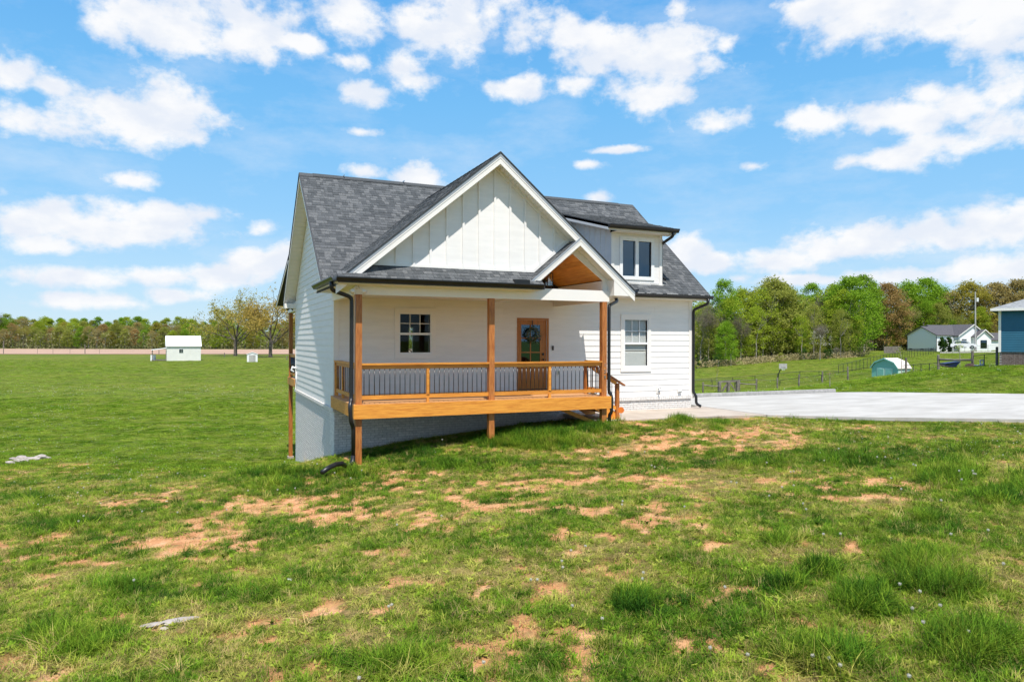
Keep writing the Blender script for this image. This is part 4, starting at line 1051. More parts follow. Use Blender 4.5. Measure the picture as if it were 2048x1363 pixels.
def crown_pts(rg, H, Rr, z0, nl, per, lumps=1.0, shape=1.0):
    """leaf points in lumps on and inside an egg-shaped crown from z0 to H"""
    out = []
    for i in range(nl):
        t = rg.uniform(0, 1) ** .8; a = rg.uniform(0, 6.283); z = z0 + (H - z0) * t
        prof = math.sin(math.pi * min(1, (t * .82 + .18)) ** shape) ** .6
        rr = Rr * prof * math.sqrt(rg.uniform(.15, 1)); c = np.array([math.cos(a) * rr, math.sin(a) * rr, z])
        R_ = lumps * rg.uniform(.6, 1.25); v = rg.normal(size=(per, 3)); v /= np.linalg.norm(v, axis=1)[:, None]
        out.append(c + v * R_ * rg.uniform(.35, 1, (per, 1)) * np.array([1.15, 1.15, .75]))
    return np.concatenate(out)
def make_tree(seed, H=15, Rr=4, z0=2.5, nl=46, per=75, leaf=.16, trunk=.24, lumps=1.25, maxlev=2, dark=False, shape=1.0, bare=0):
    r_ = random.Random(seed); rg = np.random.default_rng(seed); mb = MB(); tips = []
    mb.tube([(0, 0, -.5), (0, 0, H * .08), (r_.uniform(-.2, .2), r_.uniform(-.2, .2), H * .3)], [trunk * 1.25, trunk, trunk * .8], 8, cap=False)
    grow(mb, Vector((0, 0, H * .28)), Vector((0, 0, 1)), trunk * .8, H * .30, 0, r_, tips, .5, maxlev=maxlev + (1 if bare else 0), nb=(3, 5))
    tm = mb.mesh('trunk'); tm.shade_smooth(); tm.materials.append(M['barkd' if dark else 'bark'])
    P = crown_pts(rg, H, Rr, z0, nl, per, lumps, shape) if not bare else np.concatenate([np.array(t[0])[None] + rg.normal(size=(bare, 3)) * .45 for t in tips])
    S = rg.uniform(.6, 1.4, len(P)) * leaf; cm = quadmesh('crown', quads(P, S, rg)); cm.materials.append(M['leaf'])
    return tm, cm
VAR = {'round': [make_tree(i, 15, 4.3, 1.5, 150, 90, .165, .22, 1.25) for i in (1, 2, 3)],
       'tall': [make_tree(i, 17, 3.2, 3.5, 110, 90, .16, .2, 1.1, shape=.9) for i in (4, 5)],
       'loose': [make_tree(i, 15, 4.0, 2, 95, 60, .14, .2, 1.25, maxlev=2) for i in (6, 7, 8)],
       'bare': [make_tree(i, 14, 4, 3, leaf=.10, bare=20, trunk=.2) for i in (9, 10, 11)],
       'pine': [make_tree(12, 17, 2.6, 5, 70, 60, .2, .2, .9, shape=.8)]}
GREEN = (.22, .36, .028); LIME = (.35, .43, .04); OLIVE = (.33, .35, .07); TAN = (.37, .30, .11); RUST = (.40, .27, .10); DARK = (.05, .11, .02); GREY = (.21, .18, .13); YEL = (.33, .29, .05)
CN = {GREEN: 'bright green', LIME: 'yellow green', OLIVE: 'olive green', TAN: 'tan', RUST: 'rusty brown', DARK: 'dark green', GREY: 'greyish brown', YEL: 'yellow'}
def put_tree(px, d, hpx_top, kind, colr, label, group=None, name='tree', vi=None, ws=1.0, sink=0.0, cat='tree'):
    p = W(px, d); g = gz(p.x, p.y) - sink; top = W(px, d, hpx_top).z
    v = VAR[kind]; tm, cm = v[(vi if vi is not None else rnd.randrange(99)) % len(v)]
    H = max(v_.co.z for v_ in cm.vertices[:400:3]) if False else {'round': 15.8, 'tall': 17.7, 'loose': 15.8, 'bare': 16.0, 'pine': 17.6}[kind]
    s = (top - g) / H
    t = thing(name, label, cat, (p.x, p.y, g), rnd.uniform(0, 6.28), group); t.scale = (s * ws, s * ws, s)
    a = link('trunk', tm, None, t); b = link('crown', cm, None, t)
    f = rnd.uniform(.88, 1.14); b.color = (colr[0] * f, colr[1] * f, colr[2] * f, 1); return t
# wood on the right beyond the yards: the trees that make its outline, from the photograph
RT = [(1405,132,600,'round',LIME),(1448,128,556,'tall',GREEN),(1482,134,574,'round',LIME),(1545,132,552,'round',OLIVE),(1512,140,580,'loose',OLIVE),(1580,138,575,'round',GREEN),
      (1622,150,562,'tall',GREEN),(1608,136,592,'loose',OLIVE),(1650,140,585,'loose',GREY),(1698,136,550,'round',GREEN),(1668,146,566,'round',LIME),(1728,150,545,'tall',GREEN),(1745,174,560,'tall',GREEN),
      (1772,176,563,'round',RUST),(1815,180,560,'round',GREEN),(1850,182,553,'round',GREEN),(1880,184,572,'round',GREEN),(1905,178,578,'loose',TAN),(1938,178,560,'round',YEL),(1965,182,568,'loose',TAN),
      (1992,180,562,'round',TAN),(2035,178,556,'round',TAN),(2070,180,560,'round',GREEN),(1835,178,600,'round',LIME),(1890,180,612,'round',LIME),(1860,188,590,'round',OLIVE),(1460,126,590,'loose',LIME),(1525,130,570,'loose',LIME),(1560,136,562,'round',OLIVE),(1688,134,575,'loose',LIME)]
for px, d, ty, k, c in RT:
    put_tree(px, d, ty, k, c, f'{CN[c]} {"full" if k == "round" else "upright" if k == "tall" else "thinly leaved"} tree on the skyline of the right wood', 'trees of the wood beyond the yards', ws=1.25 if k == 'round' else 1.1)
r_ = random.Random(5)
for i in range(111):
    px = 1375 + (i % 37) * 21.5 + r_.uniform(-9, 9); row = i // 37
    base = np.interp(px, [1400, 1750, 1830, 2100], [122, 128, 158, 166]); d = base + row * 14 + r_.uniform(0, 9)
    kind = r_.choice(['bare', 'loose', 'loose', 'round', 'loose'] if row < 2 else ['round', 'loose']); c = r_.choice([OLIVE, OLIVE, LIME, LIME, TAN, GREEN]) if kind != 'bare' else r_.choice([GREY, OLIVE, TAN])
    if 1715 < px < 2020: d = max(d, 174 + row * 10)
    ty = r_.uniform(592, 640) + (12 if px > 1880 else 0)
    put_tree(px, d, ty, kind, c, {'bare': 'bare twiggy tree low in the wood on the right', 'loose': 'thinly leaved small tree in the wood on the right', 'round': 'leafy small tree in the wood on the right'}[kind], {'bare': 'bare trees in the right wood', 'loose': 'thinly leaved trees in the right wood', 'round': 'leafy small trees in the right wood'}[kind], ws=.9)
put_tree(1452, 120, 640, 'round', GREEN, 'leafy green tree with a dark trunk at the near edge of the right wood', ws=1.0)
# the wood beyond the ploughed field, left
for i in range(132):
    row = i // 44; px = -60 + (i % 44) * 16.0 + r_.uniform(-7, 7); d = 385 + row * 16 + r_.uniform(0, 10)
    kind = r_.choice(['round', 'loose', 'round', 'tall', 'bare', 'loose'] if row < 2 else ['tall', 'round', 'pine'])
    c = r_.choice([TAN, OLIVE, OLIVE, RUST, GREEN, TAN, YEL, LIME]) if row < 2 else r_.choice([GREEN, LIME, GREEN, LIME, OLIVE])
    ty = {0: r_.uniform(650, 664), 1: r_.uniform(640, 652), 2: r_.uniform(631, 642)}[row] - (7 if px < 60 else 0)
    if i in (1, 2): ty = 618; kind = 'bare'; c = GREY
    if px > 380 and row == 0: c = r_.choice([YEL, TAN, LIME])
    kn = {'round': 'full', 'loose': 'thin', 'tall': 'upright', 'bare': 'bare', 'pine': 'pine like'}[kind]
    put_tree(px, d, ty, kind, c, f'{CN[c]} {kn} tree, {["front", "middle", "back"][row]} of the far wood left', 'trees of the far wood', ws=1.25)
def underbrush(name, px0, px1, d0, d1, n, hr, cols, mats, seed, s=.25, label=None):
    rg = np.random.default_rng(seed); px = rg.uniform(px0, px1, n); d = rg.uniform(0, 1, n); d = d0(px) * (1 - d) + d1(px) * d
    P = np.array([[*W(a, b).xy, 0] for a, b in zip(px, d)]); P[:, 2] = Tz(P[:, 0], P[:, 1], False) + rg.uniform(0, 1, n) ** 1.6 * hr
    q = quads(P, rg.uniform(.5, 1.5, n) * s, rg); o = link(name, quadmesh(name, q), mats); o['kind'] = 'stuff'; return o
M['brush'] = mat('undergrowth', (.10, .12, .035), .9, col2=(.29, .25, .11), scale=.25, trans=.2, detail=6)
M['reed'] = mat('dry_grass', (.30, .26, .11), .9, col2=(.52, .42, .22), scale=.5, trans=.3)
edge = lambda px: np.interp(px, [1380, 1500, 1700, 1800, 2100], [118, 122, 132, 152, 164])
underbrush('undergrowth', 1370, 2080, lambda p: edge(p) + 3 + 26 * (p > 1740), lambda p: edge(p) + 60, 60000, 8.5, None, M['brush'], 3, .24)
underbrush('dry_grass_margin', 1375, 1730, lambda p: edge(p) - 3, lambda p: edge(p) + 2, 9000, 1.1, None, M['reed'], 4, .12)
underbrush('undergrowth', -80, 660, lambda p: 382 + p * 0, lambda p: 430 + p * 0, 16000, 9, None, M['brush'], 5, .55)
# the wood goes on behind the house, hidden from this side
rgd = np.random.default_rng(41); DW_ = []
for px in np.arange(650, 1385, 11.0):
    d = np.interp(px, [650, 1000, 1200, 1400], [400, 330, 230, 150]) + rgd.uniform(-8, 8); q = W(px, d); gq = gz(q.x, q.y); H_ = rgd.uniform(11, 16)
    DW_.append(crown_pts(rgd, H_, 4.6, .3, 40, 26, 1.3) + np.array([q.x, q.y, gq]))
DW_ = np.concatenate(DW_); o = link('distant_wood', quadmesh('distant_wood', quads(DW_, rgd.uniform(.5, 1.3, len(DW_)) * .42, rgd)), M['leaf']); o.color = (.27, .31, .06, 1); o['kind'] = 'stuff'
# shrubs at the wood's edge
def shrub(px, d, h, w, colr, label, name='shrub', nl=14, per=60, leaf=.07, cone=False, seed=0, group=None):
    p = W(px, d); g = gz(p.x, p.y); rg = np.random.default_rng(seed + int(px)); t = thing(name, label, 'shrub', (p.x, p.y, g), 0, group)
    P = crown_pts(rg, 1.0, .42, .05, nl, per, .16, .55 if cone else 1.0); 
    if cone: P[:, :2] *= np.clip(1.25 - P[:, 2:3], .1, 1)
    P = P * np.array([w, w, h]); b = link('foliage', quadmesh('foliage', quads(P, rg.uniform(.6, 1.4, len(P)) * leaf, rg)), M['leaf'], t); b.color = (*colr, 1)
    mb = MB(); mb.tube([(0, 0, -.2), (0, 0, h * .5)], [.05, .03], 6); part('stem', mb, M['bark'], t, local=True); return t
for px, yb, h, w, c, nm in [(1608,726,2.0,2.0,DARK,'small dark cedar bush at the wood edge, nearest the basketball hoop'),(1652,727,1.6,1.6,DARK,'low dark cedar bush with a pale twig left of it, at the wood edge'),(1660,722,1.8,1.5,DARK,'dark cedar bush behind its smaller neighbour at the wood edge'),
     (1562,725,1.5,1.8,OLIVE,'olive bush in the dry grass behind the basketball hoop'),(1437,738,2.0,2.0,DARK,'dark round bush in the dry grass left of the bright shrub'),(1412,741,1.7,1.4,DARK,'dark upright bush, middle of three by the house corner'),(1396,742,1.5,1.5,DARK,'dark low bush nearest the house corner'),(1462,728,4.2,4.6,GREEN,'bright green leafy shrub at the wood edge'),(1388,738,2.2,2.2,LIME,'lime green shrub just past the house corner')]:
    d = float(edge(px)) - 3; shrub(px, d, h, w, c, nm)
# dogwoods in blossom
M['petal'] = mat('white_blossom', (.62, .58, .52), .8, var=.1, trans=.3)
for px, ty, nm in ((1640, 640, 'white blossoming dogwood deep among bare trees of the right wood'), (1672, 690, 'low spreading dogwood with scattered white blossom at the wood edge')):
    t = put_tree(px, 124, ty, 'bare', GREY, nm, None, 'dogwood_tree')
    rg = np.random.default_rng(px); P = crown_pts(rg, 13, 4.5, 5, 40, 16, 1.0)
    link('blossom', quadmesh('blossom', quads(P, rg.uniform(.1, .2, len(P)), rg)), M['petal'], t)
# two big field trees, sparse orange and yellow young leaves
def field_tree(px, d, ty, label, seed, c, spread=.52):
    r2 = random.Random(seed); rg = np.random.default_rng(seed); p = W(px, d); g = gz(p.x, p.y); H = W(px, d, ty).z - g
    t = thing('field_tree', label, 'tree', (p.x, p.y, g)); mb = MB(); tips = []
    mb.tube([(0, 0, -.6), (0, 0, .6), (0, 0, 2.4), (.1, 0, 4.2)], [.52, .36, .31, .28], 10, cap=False)
    for k in range(6):
        a = k * 1.05 + r2.uniform(-.3, .3); up_ = r2.uniform(.75, 1.7); grow(mb, Vector((.1, 0, 3.0 + k * .35)), Vector((math.cos(a), math.sin(a), up_ * .62)).normalized(), .15, H * .27, 1, r2, tips, .55, nb=(3, 4), maxlev=3, lift=-.02)
    grow(mb, Vector((.1, 0, 4)), Vector((0, 0, 1)), .24, H * .30, 1, r2, tips, .55, nb=(4, 5), maxlev=3, lift=.0)
    zmax = max(q[0].z for q in tips); s = H / zmax
    tm = mb.mesh('trunk'); tm.shade_smooth(); a = link('trunk', tm, M['barkd'], t); a.scale = (s * 1.25, s * 1.25, s)
    P = np.concatenate([np.array(q[0])[None] * np.array([s * 1.25, s * 1.25, s]) + rg.normal(size=(34, 3)) * rg.uniform(.4, .9) for q in tips if rg.random() < .8]); P = P[P[:, 2] > 3]
    if len(P) > 14000: P = P[rg.choice(len(P), 14000, False)]
    b = link('crown', quadmesh('crown', quads(P, rg.uniform(.6, 1.4, len(P)) * .24, rg)), M['leaf'], t); b.color = (*c, 1)
field_tree(471, 205, 578, 'big spreading tree with sparse yellow leaves, left of the two by the ploughed field', 3, (.42, .37, .08))
field_tree(541, 190, 578, 'big tall tree with thin orange leaves, right of the two by the ploughed field', 8, (.47, .35, .09))

# ================================================================== far buildings and yard things
def frame_at(px, d, ang, Z=None):
    """Empty location and z rotation: local x runs right across the view turned by ang, local y away"""
    p = W(px, d); z = gz(p.x, p.y) if Z is None else Z
    return (p.x, p.y, z), math.atan2(rt.y, rt.x) + ang
M['metalw'] = mat('white_sheet_metal', (.74, .73, .68), .5, var=.04, scale=1)
M['metalroof'] = mat('white_metal_roof', (.80, .80, .79), .4, var=.03, scale=1)
M['greyb'] = mat('grey_timber', (.12, .10, .085), .9, col2=(.24, .21, .18), scale=3, bump=.3, bscale=20)
M['roofd'] = mat('dark_shingle_roof', (.06, .058, .064), .9, col2=(.10, .095, .10), scale=4)
# shed with lean-to
loc, rz = frame_at(333, 155, R(28)); t = thing('metal_shed', 'white metal shed with a lean-to porch on its left side, out in the left field', 'shed', loc, rz)
w_, dp, hh, rr = 7.0, 5.0, 3.3, 5.5
mb = MB(); mb.prism([(0, 0, -.3), (0, dp, -.3), (0, dp, hh), (0, dp / 2, rr - .05), (0, 0, hh)], (w_, 0, 0)); wl = part('walls', mb, M['metalw'], t, local=True)
for k in range(23): mb = MB(); x = .15 + k * .295; mb.box(x, x + .06, -.03, .0, -.2, hh - .02); part('wall_rib', mb, M['metalw'], wl, local=True)
mb = MB(); mb.prism([(-.15, -.25, hh - .12), (-.15, dp / 2, rr), (w_ + .15, dp / 2, rr), (w_ + .15, -.25, hh - .12)], (0, 0, .08)); mb.prism([(-.15, dp + .25, hh - .12), (w_ + .15, dp + .25, hh - .12), (w_ + .15, dp / 2, rr), (-.15, dp / 2, rr)], (0, 0, .08)); part('roof', mb, M['metalroof'], t, local=True)
mb = MB(); mb.box(2.5, 3.4, -.05, .01, 1.75, 2.65); wn = part('window', mb, M['white'], t, local=True)
for a in (0, 1):
    for b in (0, 1): mb = MB(); mb.box(2.56 + a * .41, 2.93 + a * .41, -.07, -.05, 1.81 + b * .41, 2.18 + b * .41); part('pane', mb, M['glassd'], wn, local=True)
mb = MB(); mb.prism([(-3.0, -.1, 2.35), (0, -.1, 2.75), (0, 3.5, 2.75), (-3.0, 3.5, 2.35)], (0, 0, .12)); lt = part('lean_to_roof', mb, M['metalroof'], t, local=True)
for x, y in ((-2.85, 0), (-.12, 0), (-2.85, 3.4)): mb = MB(); mb.box(x, x + .16, y, y + .16, -.3, 2.4); part('post', mb, M['greyb'], t, local=True)
mb = MB(); mb.box(-2.9, 0, -.1, 3.5, .05, .25); part('floor', mb, M['greyb'], t, local=True)
loc, rz = frame_at(305, 155, 0); mb = MB(); mb.box(-.45, .45, 0, .6, -.2, 1.25); mb.box(-.48, .48, -.03, .63, 1.25, 1.32); t = part('storage_tank', mb, M['white']); t.location = loc; t.rotation_euler = (0, 0, rz); tag(t, 'small white box tank beside the lean-to of the field shed', 'tank')
# small garden shed
loc, rz = frame_at(494, 150, R(20)); t = thing('garden_shed', 'tiny white garden shed with grey doors between the two field trees', 'shed', loc, rz)
mb = MB(); mb.prism([(0, 0, -.2), (2.15, 0, -.2), (2.15, 0, 1.6), (1.07, 0, 2.0), (0, 0, 1.6)], (0, 1.6, 0)); part('walls', mb, M['white'], t, local=True)
mb = MB(); mb.prism([(-.1, -.1, 1.6), (1.07, -.1, 2.05), (1.07, 1.7, 2.05), (-.1, 1.7, 1.6)], (0, 0, .07)); mb.prism([(2.25, -.1, 1.6), (1.07, -.1, 2.05), (1.07, 1.7, 2.05), (2.25, 1.7, 1.6)], (0, 0, .07)); part('roof', mb, M['metalroof'], t, local=True)
for k in (0, 1): mb = MB(); mb.box(.4 + k * .68, 1.06 + k * .68, -.03, 0, 0, 1.5); part('door', mb, M['curb'], t, local=True)
# left field fence posts
PL = [(7, 681, 703, .2), (170, 689, 705.5, .2), (318, 699, 709.5, .15), (449, 705, 715, .15), (574, 711.5, 720.5, .15), (75, 693, 701, .08), (106, 694, 702, .08), (140, 695, 702, .08), (199, 697, 706, .08)]
tf = thing('wire_fence', 'wire fence on thin dark posts along the near side of the ploughed field', 'fence', tuple(W(7, 225, Z=-3.2)))
prev = None
for px, y0, y1, r0 in sorted(PL):
    d = 4.62 * F / (y1 - 681.5 + .0); d = min(d, 240); p = W(px, d); g = gz(p.x, p.y); top = W(px, d, y0).z
    mb = MB(); mb.tube([(p.x, p.y, g - .2), (p.x, p.y, top)], r0 * .75, 6); part('fence_post', mb, M['greyb'], tf)
    q = Vector((p.x, p.y, top - .15))
    if prev is not None:
        mb = MB(); mb.tube([prev, q], .018, 3); mb.tube([prev - Vector((0, 0, .5)), q - Vector((0, 0, .5))], .018, 3); part('wire', mb, M['greyb'], tf)
    prev = q
# rocks
M['rock'] = mat('pale_rock', (.26, .22, .19), .9, col2=(.44, .39, .35), scale=3, bump=.6, bscale=14)
def rock(px, py, s, label, seed, flat=.55, material=None, name='rock', cat='rock', group=None, asp=1.3):
    import bmesh
    b = bmesh.new(); bmesh.ops.create_icosphere(b, subdivisions=2, radius=1)
    r2 = random.Random(seed)
    off = [Vector((r2.uniform(-1, 1), r2.uniform(-1, 1), r2.uniform(-1, 1))).normalized() for _ in range(7)]
    for v in b.verts:
        c = v.co.copy()
        for o in off:
            dd = c.dot(o)
            if dd > .62: c -= o * (dd - .62)
        v.co = Vector((c.x * asp, c.y, c.z * flat))
    me_ = bpy.data.meshes.new(name); b.to_mesh(me_); b.free()
    p = onground(px, py); o = link(name, me_, material or M['rock'], None, (p.x, p.y, p.z + s * flat * .3), (r2.uniform(-.2, .2), r2.uniform(-.2, .2), math.atan2(rt.y, rt.x) + r2.uniform(-.4, .4))); o.scale = (s, s, s)
    tag(o, label, cat, group)
for i, (px, py, s, lb_) in enumerate([(22,924,.20,'pale flat rock at the left end of the long rock pile in the left lawn'),(30,917,.22,'pale pinkish rock standing up near the left end of the long rock pile'),(38,920,.24,'pinkish rock low in the middle of the long rock pile'),(45,915,.26,'highest pale rock of the long rock pile'),(53,915,.22,'pale rock at the right end of the long rock pile'),(47,920,.2,'small pale rock at the foot of the long rock pile'),
      (67,917,.24,'pale low rock at the left of the short rock pile in the left lawn'),(80,912,.24,'darker slab rock tilted on top of the short rock pile'),(90,915,.28,'round pale boulder at the right of the short rock pile'),(75,916,.18,'orange tinted small rock inside the short rock pile')]):
    rock(px, py + 3, s * .72, lb_, i + 3)
rock(303, 1253, .06, 'pale grey lump of concrete lying in the foreground grass', 31, .22, M['rock'], 'concrete_chunk', 'debris', asp=2.0)
rock(322, 1247, .05, 'smaller grey concrete crumb right beside the bigger lump in the foreground', 32, .3, M['rock'], 'concrete_chunk', 'debris')
rock(362, 1242, .07, 'flat pinkish slate lying beside the green cover in the foreground grass', 33, .15, M['rock'], 'slate_piece', 'debris', asp=2.6)
rock(330, 1258, .03, 'small round tan stone below the concrete lump in the foreground', 34, .5, M['walkc'], 'stone', 'stone')
rock(583, 1163 - 3, .03, 'small white stone in the grass right of the foreground clump', 36, .5, M['white'], 'stone', 'stone')

# ---- wooden posts, rails and the gate frame on the right
def wpost(px, d, y0, y1, label, w=.11, group='weathered posts along the yard edge', name='wooden_post'):
    p = W(px, d); g = gz(p.x, p.y); top = W(px, d, y0).z
    mb = MB(); r2 = random.Random(int(px)); dx = r2.uniform(-.03, .03); mb.tube([(p.x, p.y, min(g, W(px, d, y1).z) - .2), (p.x + dx, p.y, top - .03), (p.x + dx, p.y, top)], [w * .75, w * .68, w * .5], 7)
    o = part(name, mb, M['greyb']); tag(o, label, 'post', group); return Vector((p.x, p.y, top))
WP = [(1406,62,764,784,'thin grey post at the left end of the rail, by the house corner'),(1513,62,757,782,'grey post at the right end of the rail beside the gate frame'),(1555,66,755,778,'weathered post in front of the basketball hoop pole'),(1598,66,748,775,'weathered post, next one right of the basketball hoop'),(1645,66,742,766,'weathered post, second one right of the basketball hoop'),(1696,64,733,760,'weathered post midway between the hoop and the mint green shed'),
      (1752,62,722,748,'weathered post at the left edge of the mint green shed'),(1812,58,715,742,'weathered post in front of the white wall of the mint shed'),(1877,50,709,738,'thick grey post left of the blue wheelbarrow, holding the rail'),(1945,48,701,735,'thick grey post right of the blue wheelbarrow, holding the rail'),(1994,44,693,728,'tall post beside the corner of the blue house')]
tops = {}
for px, d, y0, y1, lb_ in WP: tops[px] = wpost(px, d, y0, y1, lb_, w=.12 if px > 1800 else .10)
def rail(pxa, da, ya, pxb, db, yb, r0, label, name='fence_rail', material=None, cat='rail'):
    mb = MB(); a, b = W(pxa, da, ya), W(pxb, db, yb); mb.tube([a, a.lerp(b, .5) - Vector((0, 0, .03)), b], [r0, r0 * .85, r0], 6); o = part(name, mb, material or M['greyb']); return tag(o, label, cat)
rail(1406, 62, 769.5, 1437, 62, 772, .06, 'grey split rail from the thin post to the gate frame'); rail(1478, 62, 766, 1513, 62, 768.5, .06, 'grey split rail between the gate frame and the post right of it')
rail(1877, 50, 718, 1945, 48, 719.5, .08, 'grey split rail above the blue wheelbarrow')
g = thing('timber_gate_frame', 'grey timber gate frame of three posts with a top beam and slanting braces', 'gate', tuple(W(1457, 62, Z=-3.1)))
GW_ = lambda px, y: W(px, 62, y)
for px, y0, y1, w in ((1439, 763, 785, .22), (1456.5, 764, 786, .22), (1475, 761, 784, .24), (1478.5, 759, 782, .12)):
    mb = MB(); mb.bar(GW_(px, y1 + 4), GW_(px, y0), w, w, (0, 1, 0)); part('post', mb, M['greyb'], g)
mb = MB(); mb.bar(GW_(1437, 763.5), GW_(1478, 761.5), .14, .14); part('beam', mb, M['greyb'], g)
mb = MB(); mb.bar(GW_(1443, 785), GW_(1456, 765), .13, .13); part('brace', mb, M['greyb'], g)
mb = MB(); mb.bar(GW_(1458, 763), GW_(1472, 782), .09, .09); part('brace', mb, M['greyb'], g)
# chain link fences
M['mesh'] = veilmat('chain_link', (.03, .03, .03), .10)
M['iron'] = mat('dark_fence_metal', (.02, .022, .022), .6, var=.2)
def chain(PT, label, step, h=1.15, r0=.022):
    P = [W(px, d, y) for px, d, y in PT]; t = thing('chain_link_fence', label, 'fence', tuple(P[0]))
    mb = MB(); mb.tube(P, r0, 5); part('top_rail', mb, M['iron'], t)
    fab = MB(); acc = 0
    for a, b in zip(P, P[1:]):
        Ln = (b - a).length; n = max(1, round(Ln / step))
        for k in range(n):
            q = a.lerp(b, k / n); mb = MB(); mb.tube([q - Vector((0, 0, h + .2)), q + Vector((0, 0, .03))], r0 * 1.25, 5); part('fence_post', mb, M['iron'], t)
        fab.add([a, b, b - Vector((0, 0, h)), a - Vector((0, 0, h))], [(0, 1, 2, 3)])
    part('mesh_panel', fab, M['mesh'], t)
chain([(1380,80,758.5),(1465,80,754.5),(1510,79,751),(1600,78,742.5),(1677,77,741.5)], 'dark chain link fence across the yard behind the basketball hoop', 2.0)
chain([(1677,77,730),(1720,88,719.5),(1754,98,712),(1823,125,700),(1867,140,694.5),(1953,150,691),(1999,150,689.5)], 'dark chain link fence climbing towards the white house', 2.6)
chain([(1380,70,760),(1560,69,760),(1597,68,755.5),(1643,67,749.5),(1696,66,740.5),(1750,64,733),(1812,60,730),(1877,52,725)], 'low dark chain link fence right behind the weathered posts', 2.1, .9)
chain([(1946,48,711.5),(1993,45,706)], 'short dark chain link fence between the last post and the blue house', 1.5, .9)
# basketball hoop
t = thing('basketball_hoop', 'portable basketball hoop with a glassy backboard in the right yard', 'basketball hoop', tuple(W(1556, 72, Z=-3.0)))
mb = MB(); mb.tube([W(1555, 72, 776), W(1557, 72, 748), W(1561, 72, 738)], .05, 8); part('pole', mb, M['iron'], t)
c = W(1566.3, 71.6, 732); mb = MB(); mb.bar(c - rt * .42, c + rt * .40, .05, .52); part('backboard', mb, M['curb'], t)
mb = MB(); c2 = W(1567, 71.2, 734.5); mb.tube([c2 + Vector((math.cos(a) * .2, math.sin(a) * .2, 0)) for a in np.linspace(0, 6.283, 13)], .02, 5); part('rim', mb, M['iron'], t)
mb = MB()
for k in range(10):
    a = k * .628; mb.tube([c2 + Vector((math.cos(a) * .2, math.sin(a) * .2, 0)), c2 + Vector((math.cos(a + .3) * .12, math.sin(a + .3) * .12, -.3))], .012, 3)
part('net', mb, M['white'], t)
# black mound behind the kerb
p = W(1498, 31.5); M['mulch'] = mat('black_mulch', (.012, .013, .018), .9, var=.5, scale=12, bump=1, bscale=30)
mb = MB(); mb.ball((0, 0, 0), 1, 16, 8, (.34, .3, 1)); o = part('gravel_pile', mb, M['mulch'], None, True); zt = W(1498, 31.5, 781.7).z; o.location = (p.x, p.y, zt - .55); o.scale = (1, 1, .55); tag(o, 'low black pile of gravel behind the kerb below the gate frame', 'pile')
# mint shed with gambrel roof
M['mint'] = mat('mint_panels', (.20, .48, .42), .6, var=.06); M['mintl'] = mat('pale_mint_panels', (.55, .72, .64), .6, var=.05); M['rooflite'] = mat('pale_shingle_roof', (.62, .55, .50), .8, col2=(.74, .68, .62), scale=4)
loc, rz = frame_at(1796, 60, R(26)); zb_ = W(1788, 60, 742).z - .5
t = thing('garden_shed', 'mint green garden shed with a pale gambrel roof and double doors', 'shed', (loc[0], loc[1], zb_), rz)
w_, ln_ = 2.5, 1.65; pr = [(0, -.6), (0, .72), (.35, 1.18), (w_ / 2, 1.50), (w_ - .35, 1.18), (w_, .72), (w_, -.6)]
# end wall lies along local -y direction: local x = length, y = width
mb = MB(); mb.prism([(0, y, z) for y, z in pr], (.06, 0, 0)); part('end_wall', mb, M['mint'], t, local=True)
mb = MB(); mb.prism([(ln_, y, z) for y, z in pr], (-.06, 0, 0)); mb.box(0.06, ln_ - .06, 0, .06, -.6, .72); mb.box(0.06, ln_ - .06, w_ - .06, w_, -.6, .72); part('side_walls', mb, M['mintl'], t, local=True)
top = [(-.08, .70), (.32, 1.21), (w_ / 2, 1.56), (w_ - .32, 1.21), (w_ + .08, .70)]
mb = MB()
for (y0, z0), (y1, z1) in zip(top, top[1:]): mb.prism([(-.1, y0, z0), (-.1, y1, z1), (ln_ + .1, y1, z1), (ln_ + .1, y0, z0)], (0, 0, .05))
part('roof', mb, M['rooflite'], t, local=True)
mb = MB()
for (y0, z0), (y1, z1) in zip(top, top[1:]): mb.prism([(-.13, y0, z0 - .06), (-.13, y1, z1 - .06), (-.13, y1, z1 + .06), (-.13, y0, z0 + .06)], (.03, 0, 0))
part('roof_trim', mb, M['mint'], t, local=True)
for k in (0, 1): mb = MB(); mb.box(-.03, 0, .5 + k * .76, 1.21 + k * .76, -.5, .72); dd = part('door', mb, M['mintl'], t, local=True); mb = MB(); mb.box(-.05, -.03, .57 + k * .76, 1.14 + k * .76, -.1, .66); part('door_panel', mb, M['mint'], dd, local=True)
# blue wheelbarrow
M['navy'] = mat('navy_paint', (.015, .035, .12), .45, var=.15)
c = W(1899, 48.5, 728.5); a = math.atan2(rt.y, rt.x); t = thing('wheelbarrow', 'dark blue wheelbarrow tipped forward in the grass under the rail', 'wheelbarrow', (c.x, c.y, c.z), a)
mb = MB(); mb.prism([(-.42, -.26, -.14), (.30, -.24, -.17), (.30, .24, -.17), (-.42, .26, -.14)], [Vector((-.06, -.1, .22)), Vector((.28, -.1, .40)), Vector((.28, .1, .40)), Vector((-.06, .1, .22))]); part('tray', mb, M['navy'], t, local=True)
mb = MB(); mb.tube([(.25, -.2, -.22), (-.85, -.3, -.02)], .025, 6); mb.tube([(.25, .2, -.22), (-.85, .3, -.02)], .025, 6); part('handles', mb, M['greyb'], t, local=True)
mb = MB(); mb.tube([(.38, -.05, -.3), (.38, .05, -.3)], .19, 14); part('wheel', mb, M['iron'], t, local=True)
